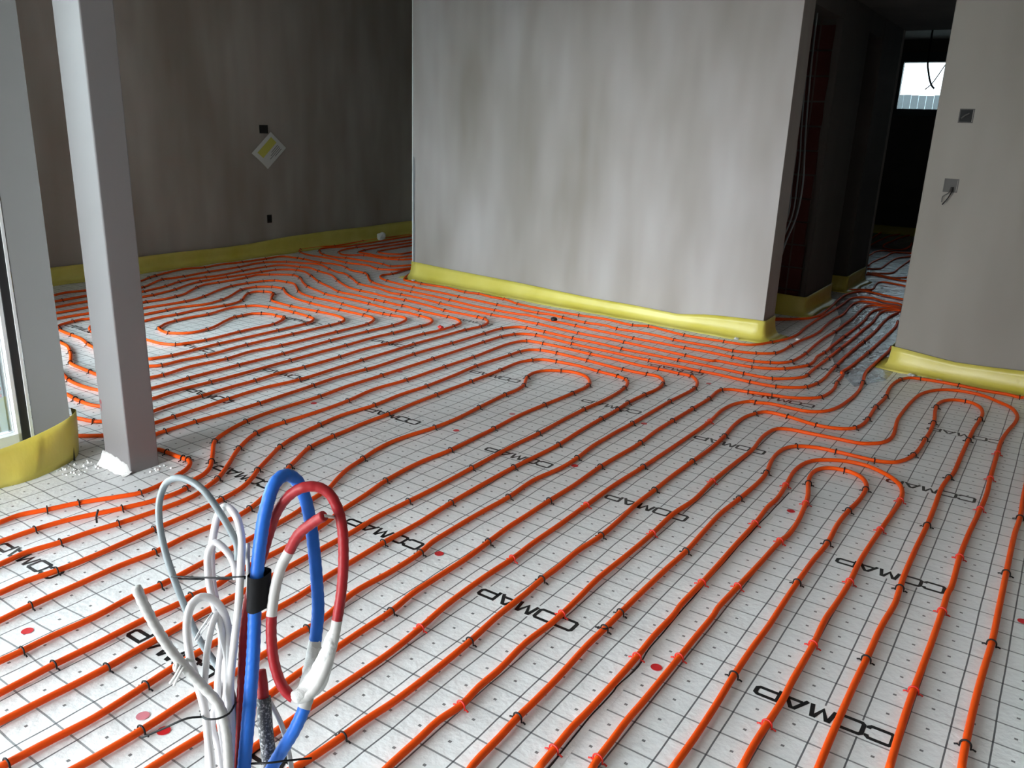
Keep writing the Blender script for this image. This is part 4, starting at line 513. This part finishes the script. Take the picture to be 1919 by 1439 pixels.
btube('grey_cable','grey',M['greyc'],'thin grey cable bent into the leftmost tall loop of the bundle','cable',G)
btube('white_cable','wA',M['white'],'white cable bent into the tallest white loop, just left of the black tape','cable',G,both=True)
btube('white_cable','wB',M['white'],'white cable whose loop nests just inside the tallest white loop','cable',G)
btube('white_cable','wC',M['white'],'white cable with the wide low loop in front, left of centre','cable',G,both=True)
btube('white_cable','wD',M['white'],'thin white cable with the narrow pointed loop inside the low wide one','cable',G,both=True)
btube('ribbed_conduit','corr',M['conduit_white'],'open ended pale grey ribbed conduit leaning out to the left','conduit',G,ribs=1)
blue,BC,br=btube('blue_conduit','blue',M['blue'],'thick blue ribbed conduit arching highest, dusted with plaster','conduit',G,both=True,ribs=1,n=14)
# red conduit: middle of it is smeared with plaster -> material slots
red,RC,rr=btube('red_conduit','red',M['redc'],'red ribbed conduit coiled into a big ring, smeared with white plaster','conduit',G,fl=False,both=True,ribs=1,n=14,mats=[M['redc'],M['conduit_white']])
z_hi=BP('red')[29].z; z_lo=BP('red')[26].z
NR=len(RC)
i0=min(range(NR),key=lambda i:(RC[i]-BP('red')[29]).length); i1=min(range(NR),key=lambda i:(RC[i]-BP('red')[26]).length)
i2=min(range(NR),key=lambda i:(RC[i]-BP('red')[17]).length); i3=min(range(NR),key=lambda i:(RC[i]-BP('red')[22]).length)
fi=[]
for i in range(NR-1):
    w_=int(3*noise.noise(Vector((i*.05,0,0))))
    fi+=[1 if (min(i0,i1)+w_<i<max(i0,i1)) or (min(i2,i3)<i<max(i2,i3)) else 0]*14
fi+=[0,0]; red.data.polygons.foreach_set('material_index',fi)
nb=len(BC); blue.data.materials.append(M['conduit_white']); P_=BP('blue')
j0=min(range(nb),key=lambda i:(BC[i]-P_[16]).length); j1=min(range(nb),key=lambda i:(BC[i]-P_[19]).length)
fi=[]
for i in range(nb-1): fi+=[1 if min(j0,j1)<i<max(j0,j1) else 0]*14
fi+=[0,0]; blue.data.polygons.foreach_set('material_index',fi)
dk,_,_=btube('dark_conduit','dark',M['darkgrey'],'thick dark grey conduit speckled with plaster behind the blue one','conduit',G)
cp,_,_=btube('end_cap','cap',M['redc'],None,None,None,fl=False,parent=dk)
cp['label']='short red end cap'
btube('white_cable','wthin',M['white'],'short off-white cable slanting down right beside the speckled dark conduit','cable',G)
btube('grey_cable','stub',M['conduit_white'],'stub of pale grey cable poking up beside the blue conduit above the tape','cable',G,fl=False)
btube('bare_wire','silver',M['silver'],'bare silvery wire end sticking out between the white loops','wire','bare wires between the white loops',fl=False,n=6)
btube('bare_wire','silver2',M['silver'],'second thinner bare wire end lying against the silvery one','wire','bare wires between the white loops',fl=False,n=6)
for k_,l_ in (('tip1','curled white wire end hanging left of the low loops'),('tip2','left straight white wire tip hanging below the ribbed conduit'),('tip3','right straight white wire tip hanging below the ribbed conduit')):
    btube('white_wire',k_,M['paper'],l_,'wire','white wire ends left of the bundle',fl=False,n=8)
btube('cable_end','wend',M['paper'],'short white wire poking out of the open end of the red conduit','wire',None,fl=False,n=8)
btube('cable_tie','tie1',M['black'],'thin black cable tie stretched across the loops at tape height','cable tie','black cable ties on the bundle',fl=False,n=6)
btube('cable_tie','tie2',M['black'],'lower black cable tie round the white cables with its long tail to the left','cable tie','black cable ties on the bundle',fl=False,n=6)
btube('cable_tie','tie3',M['black'],'black cable tie low round the blue conduit at the bottom edge','cable tie','black cable ties on the bundle',fl=False,n=6)
# black tape wrapped round blue conduit, red conduit and cables
t0,t1=Vector(TAPE[0]),Vector(TAPE[1]); v=[];f=[]
for i in range(9):
    s=i/8; c_=t0.lerp(t1,s)
    for k_ in range(20):
        q=2*math.pi*k_/20; rx=.0125*1.02*(1+.03*noise.noise(Vector((k_,i*2,0)))); 
        v.append(c_+Vector((math.cos(q)*.0138,math.sin(q)*.020+.008,.0012*math.sin(q*3+i)))*1.0)
for i in range(8):
    for k_ in range(20):
        a=i*20+k_; b_=i*20+(k_+1)%20; f.append((a,b_,b_+20,a+20))
o=mobj('black_tape',v,f,M['tape'],smooth=True); tag(o,'wide band of black insulating tape wrapped round the blue conduit','tape')
# plaster lump where red and blue meet
bm=bmesh.new()
for s_ in SPH: bmesh.ops.create_icosphere(bm,subdivisions=3,radius=s_[3],matrix=Matrix.Translation(Vector(s_[:3])))
me=bpy.data.meshes.new('plaster_lump'); bm.to_mesh(me); bm.free(); me.materials.append(M['white_plaster'])
o=bpy.data.objects.new('plaster_lump',me); COL.objects.link(o)
rm=o.modifiers.new('r','REMESH'); rm.mode='VOXEL'; rm.voxel_size=.003; rm.use_smooth_shade=True
sm=o.modifiers.new('s','SMOOTH'); sm.factor=.6; sm.iterations=10
tx=bpy.data.textures.new('lump','CLOUDS'); tx.noise_scale=.012; dp=o.modifiers.new('d','DISPLACE'); dp.texture=tx; dp.strength=.004; dp.texture_coords='LOCAL'
tag(o,'lump of dried white plaster joining the red ring to the blue conduit','plaster')
# ------------------------------------------------------------------ wall fittings
def onright(x): # y of the right wall face at x
    return 6.085+(x+.877)*(5.80-6.085)/(2.9+.877)
def wallbox(name,x,z,label,cat,dark,mats_in):
    y=onright(x)-.001; e=empty(name,(x,y,z)); tag(e,label,cat,'open wall boxes on the right wall')
    s=.036
    for (a0,a1,b0,b1) in ((-s-.006,-s,-s-.006,s+.006),(s,s+.006,-s-.006,s+.006),(-s,s,-s-.006,-s),(-s,s,s,s+.006)):
        child(box('box_rim',x+a0,x+a1,y-.003,y+.002,z+b0,z+b1,M['galv']),e)
    child(box('box_back',x-s,x+s,y-.0015,y+.002,z-s,z+s,mats_in),e); return e,y
e,y=wallbox('wall_box',-.70,1.675,'upper dark open switch box on the right wall','wall box',1,M['dark'])
child(tube('wire',[(-.725,y-.002,1.66),(-.71,y-.008,1.675),(-.685,y-.006,1.69)],.004,M['galv'],n=6),e)
e,y=wallbox('wall_box',-.713,1.25,'lower open socket box on the right wall with wires hanging out','wall box',0,M['galv'])
child(tube('wire',[(-.70,y-.004,1.24),(-.70,y-.03,1.21),(-.715,y-.035,1.17),(-.74,y-.03,1.13)],.004,M['black'],n=6),e)
child(tube('wire',[(-.71,y-.004,1.24),(-.715,y-.03,1.205),(-.745,y-.03,1.18),(-.745,y-.03,1.145)],.003,M['galv'],n=6),e)
def leftx(y_): return -7.50-(y_-1.55)*.36/8.55
for yy,zz_,hw,lab in ((6.41,1.39,.055,'upper small dark socket hole in the left wall behind the hanging sheet'),(6.43,.403,.028,'lower small dark socket hole in the left wall above the yellow strip')):
    xx=leftx(yy); e=empty('wall_socket_hole',(xx,yy,zz_)); tag(e,lab,'wall box','socket holes in the left wall')
    child(box('box_back',xx-.01,xx+.003,yy-hw,yy+hw,zz_-.045,zz_+.045,M['dark']),e)
    child(box('box_rim',xx-.005,xx+.006,yy-hw-.01,yy-hw,zz_-.045,zz_+.045,M['black']),e)
# tilted instruction sheet
e=empty('paper_sheet',(leftx(6.45)+.02,6.45,1.16)); tag(e,'white instruction sheet with yellow print hanging tilted from the left wall','paper')
def sheetpt(u,v_,off=0):
    # corners measured on the wall: top, right, bottom, left
    A=Vector((0,6.49,1.364)); Bc=Vector((0,6.71,1.19)); D=Vector((0,6.20,1.133))
    p=A+(Bc-A)*u+(D-A)*v_; p.x=leftx(p.y)+.02+off+.012*math.sin(u*3)*v_; return p
def sheet(name,u0,u1,v0,v1,off,m):
    n=6; v=[];f=[]
    for i in range(n+1):
        for j in range(n+1): v.append(sheetpt(u0+(u1-u0)*i/n,v0+(v1-v0)*j/n,off))
    for i in range(n):
        for j in range(n): a=i*(n+1)+j; f.append((a,a+1,a+n+2,a+n+1))
    return child(mobj(name,v,f,m,smooth=True),e)
sheet('paper',0,1,0,1,0,M['paper']); sheet('yellow_print_block',.16,.5,.12,.85,.002,M['paper_yellow'])
for k_ in range(4): sheet('text_line',.60+.08*k_,.635+.08*k_,.15,.5+.1*((k_*7)%3),.002,M['paper_grey'])
# corner bead on the left edge of the central wall
e=empty('corner_bead',(-5.522,6.405,0)); tag(e,'pale metal corner bead peeling on the left edge of the central wall','corner bead')
child(box('bead_leg',-5.527,-5.519,6.402,6.412,.1,H,M['alu']),e)
v=[];f=[];n=40
for i in range(n+1):
    z=.15+1.05*i/n; wv=.012*noise.noise(Vector((0,0,z*9)))
    v+=[(-5.518,6.4035,z),(-5.497+wv,6.4025,z)]
for i in range(n): a=2*i; f.append((a,a+1,a+3,a+2))
child(mobj('peeled_edge',v,f,M['bead']),e)
# cables hanging in the first side doorway
for i,(dx,r_) in enumerate(((0,.008),(.035,.007),(.07,.009),(.10,.006),(.13,.007))):
    x0=-1.93-dx
    o=tube('hanging_cable',[(x0-.06,7.10,H),(x0-.05,7.08,2.2),(x0-.02,7.08,1.55),(x0,7.05,1.42),(x0+.03-.01*i,7.02,1.15),(x0+.02,7.0,.9),(x0-.04,6.99,.66),(x0-.07,6.98,.45+.03*i)],r_,M['greyc'],n=6)
    tag(o,('first','second','third','fourth','fifth')[i]+' thin grey cable from the central wall, hanging in the dark brick doorway','cable','cables hanging in the first side doorway')
# cables dangling from the far room ceiling in front of its window
o=tube('ceiling_cable',[(-2.03,12.6,3.1),(-2.03,12.6,2.75),(-2.02,12.6,2.5),(-1.994,12.6,2.398),(-1.956,12.6,2.286),(-1.919,12.6,2.221),(-1.889,12.6,2.194)],.013,M['black'],n=6); tag(o,'dark cable dangling from the ceiling in front of the far window','cable')
o=tube('ceiling_wire',[(-1.55,12.55,2.95),(-1.799,12.55,2.484),(-1.928,12.55,2.244),(-1.994,12.55,2.178)],.007,M['black'],n=6); tag(o,'thin straight wire slanting across the dangling cable at the far window','wire')
# ------------------------------------------------------------------ small debris
def scrap(name,x,y,s,label,cat,m,group=None,hz=.5,seed=0):
    bm=bmesh.new(); bmesh.ops.create_icosphere(bm,subdivisions=2,radius=s)
    for q in bm.verts: q.co*= 1+.5*noise.noise(q.co*(2/s)+Vector((seed,0,0))); q.co.z*=hz
    mz=min(q.co.z for q in bm.verts)
    for q in bm.verts: q.co.z-=mz
    me=bpy.data.meshes.new(name); bm.to_mesh(me); bm.free(); me.materials.append(m)
    o=bpy.data.objects.new(name,me); o.location=(x,y,.0005); COL.objects.link(o); tag(o,label,cat,group); return o
scrap('plaster_scrap',-7.66,8.25,.06,'small white plaster scrap lying by the left wall strip at the back','debris',M['white_plaster'],hz=.9)
scrap('dark_scrap',-3.35,5.62,.028,'dark scrap lying on the pipes in front of the central wall','debris',M['black'],hz=.6,seed=3).location.z=.02
scrap('red_scrap',-3.86,4.80,.022,'bright red scrap lying on a pipe left of the central hairpins','debris',M['redclip'],hz=.6,seed=5).location.z=.018
CR=[(-5.38,6.25,.02,'left end of the central wall strip'),(-5.0,6.2,.014,'central wall strip, a step right of its left end'),(-2.0,6.12,.02,'central wall strip near its right end'),(-1.72,6.3,.015,'right corner of the central wall, outside the strip'),(-1.62,6.45,.016,'corridor mouth between two pipes'),(-.72,5.93,.022,'left part of the right wall strip'),(-.03,5.85,.03,'right edge of the photo by the right wall strip'),(-.55,5.93,.018,'right wall strip, second crumb from its corner'),(-4.9,5.7,.012,'pipes left of the central wall, nearer crumb'),(-5.25,5.55,.016,'pipe bends left of the central wall, further crumb')]
for i,(x,y,s_,l_) in enumerate(CR): scrap('plaster_crumb',x,y,s_,'white plaster crumb at the '+l_,'debris',M['white_plaster'],'plaster crumbs near the wall feet',seed=i)
bm=bmesh.new()
for i in range(60):
    x=-3.52+random.random()*.17; y=1.66+random.random()*.15
    if i<10: x=-3.18+random.random()*.1; y=1.90+random.random()*.09
    r_=random.uniform(.002,.007); bmesh.ops.create_icosphere(bm,subdivisions=1,radius=r_,matrix=Matrix.Translation((x,y,r_*.5)))
me=bpy.data.meshes.new('plaster_grit'); bm.to_mesh(me); bm.free(); me.materials.append(M['white_plaster'])
o=bpy.data.objects.new('plaster_grit',me); COL.objects.link(o); tag(o,'fine white plaster grit scattered at the foot of the grey column','debris',None,'stuff')
def loose(x,y,ang,label):
    o=bpy.data.objects.new('loose_clip',CM[1]); COL.objects.link(o); o.location=(x,y,.012); o.rotation_euler=(math.radians(70),0,ang); tag(o,label,'pipe clip','loose clips'); return o
loose(-.985,2.055,.6,'loose black clip standing askew beside a pipe in the lower middle floor')
o=tube('plastic_pin',[(-2.86,1.49,.01),(-2.862,1.492,.035),(-2.858,1.50,.062)],.004,M['black'],n=6); tag(o,'black plastic pin sticking up from the pipe nearest the glazed door','pin')
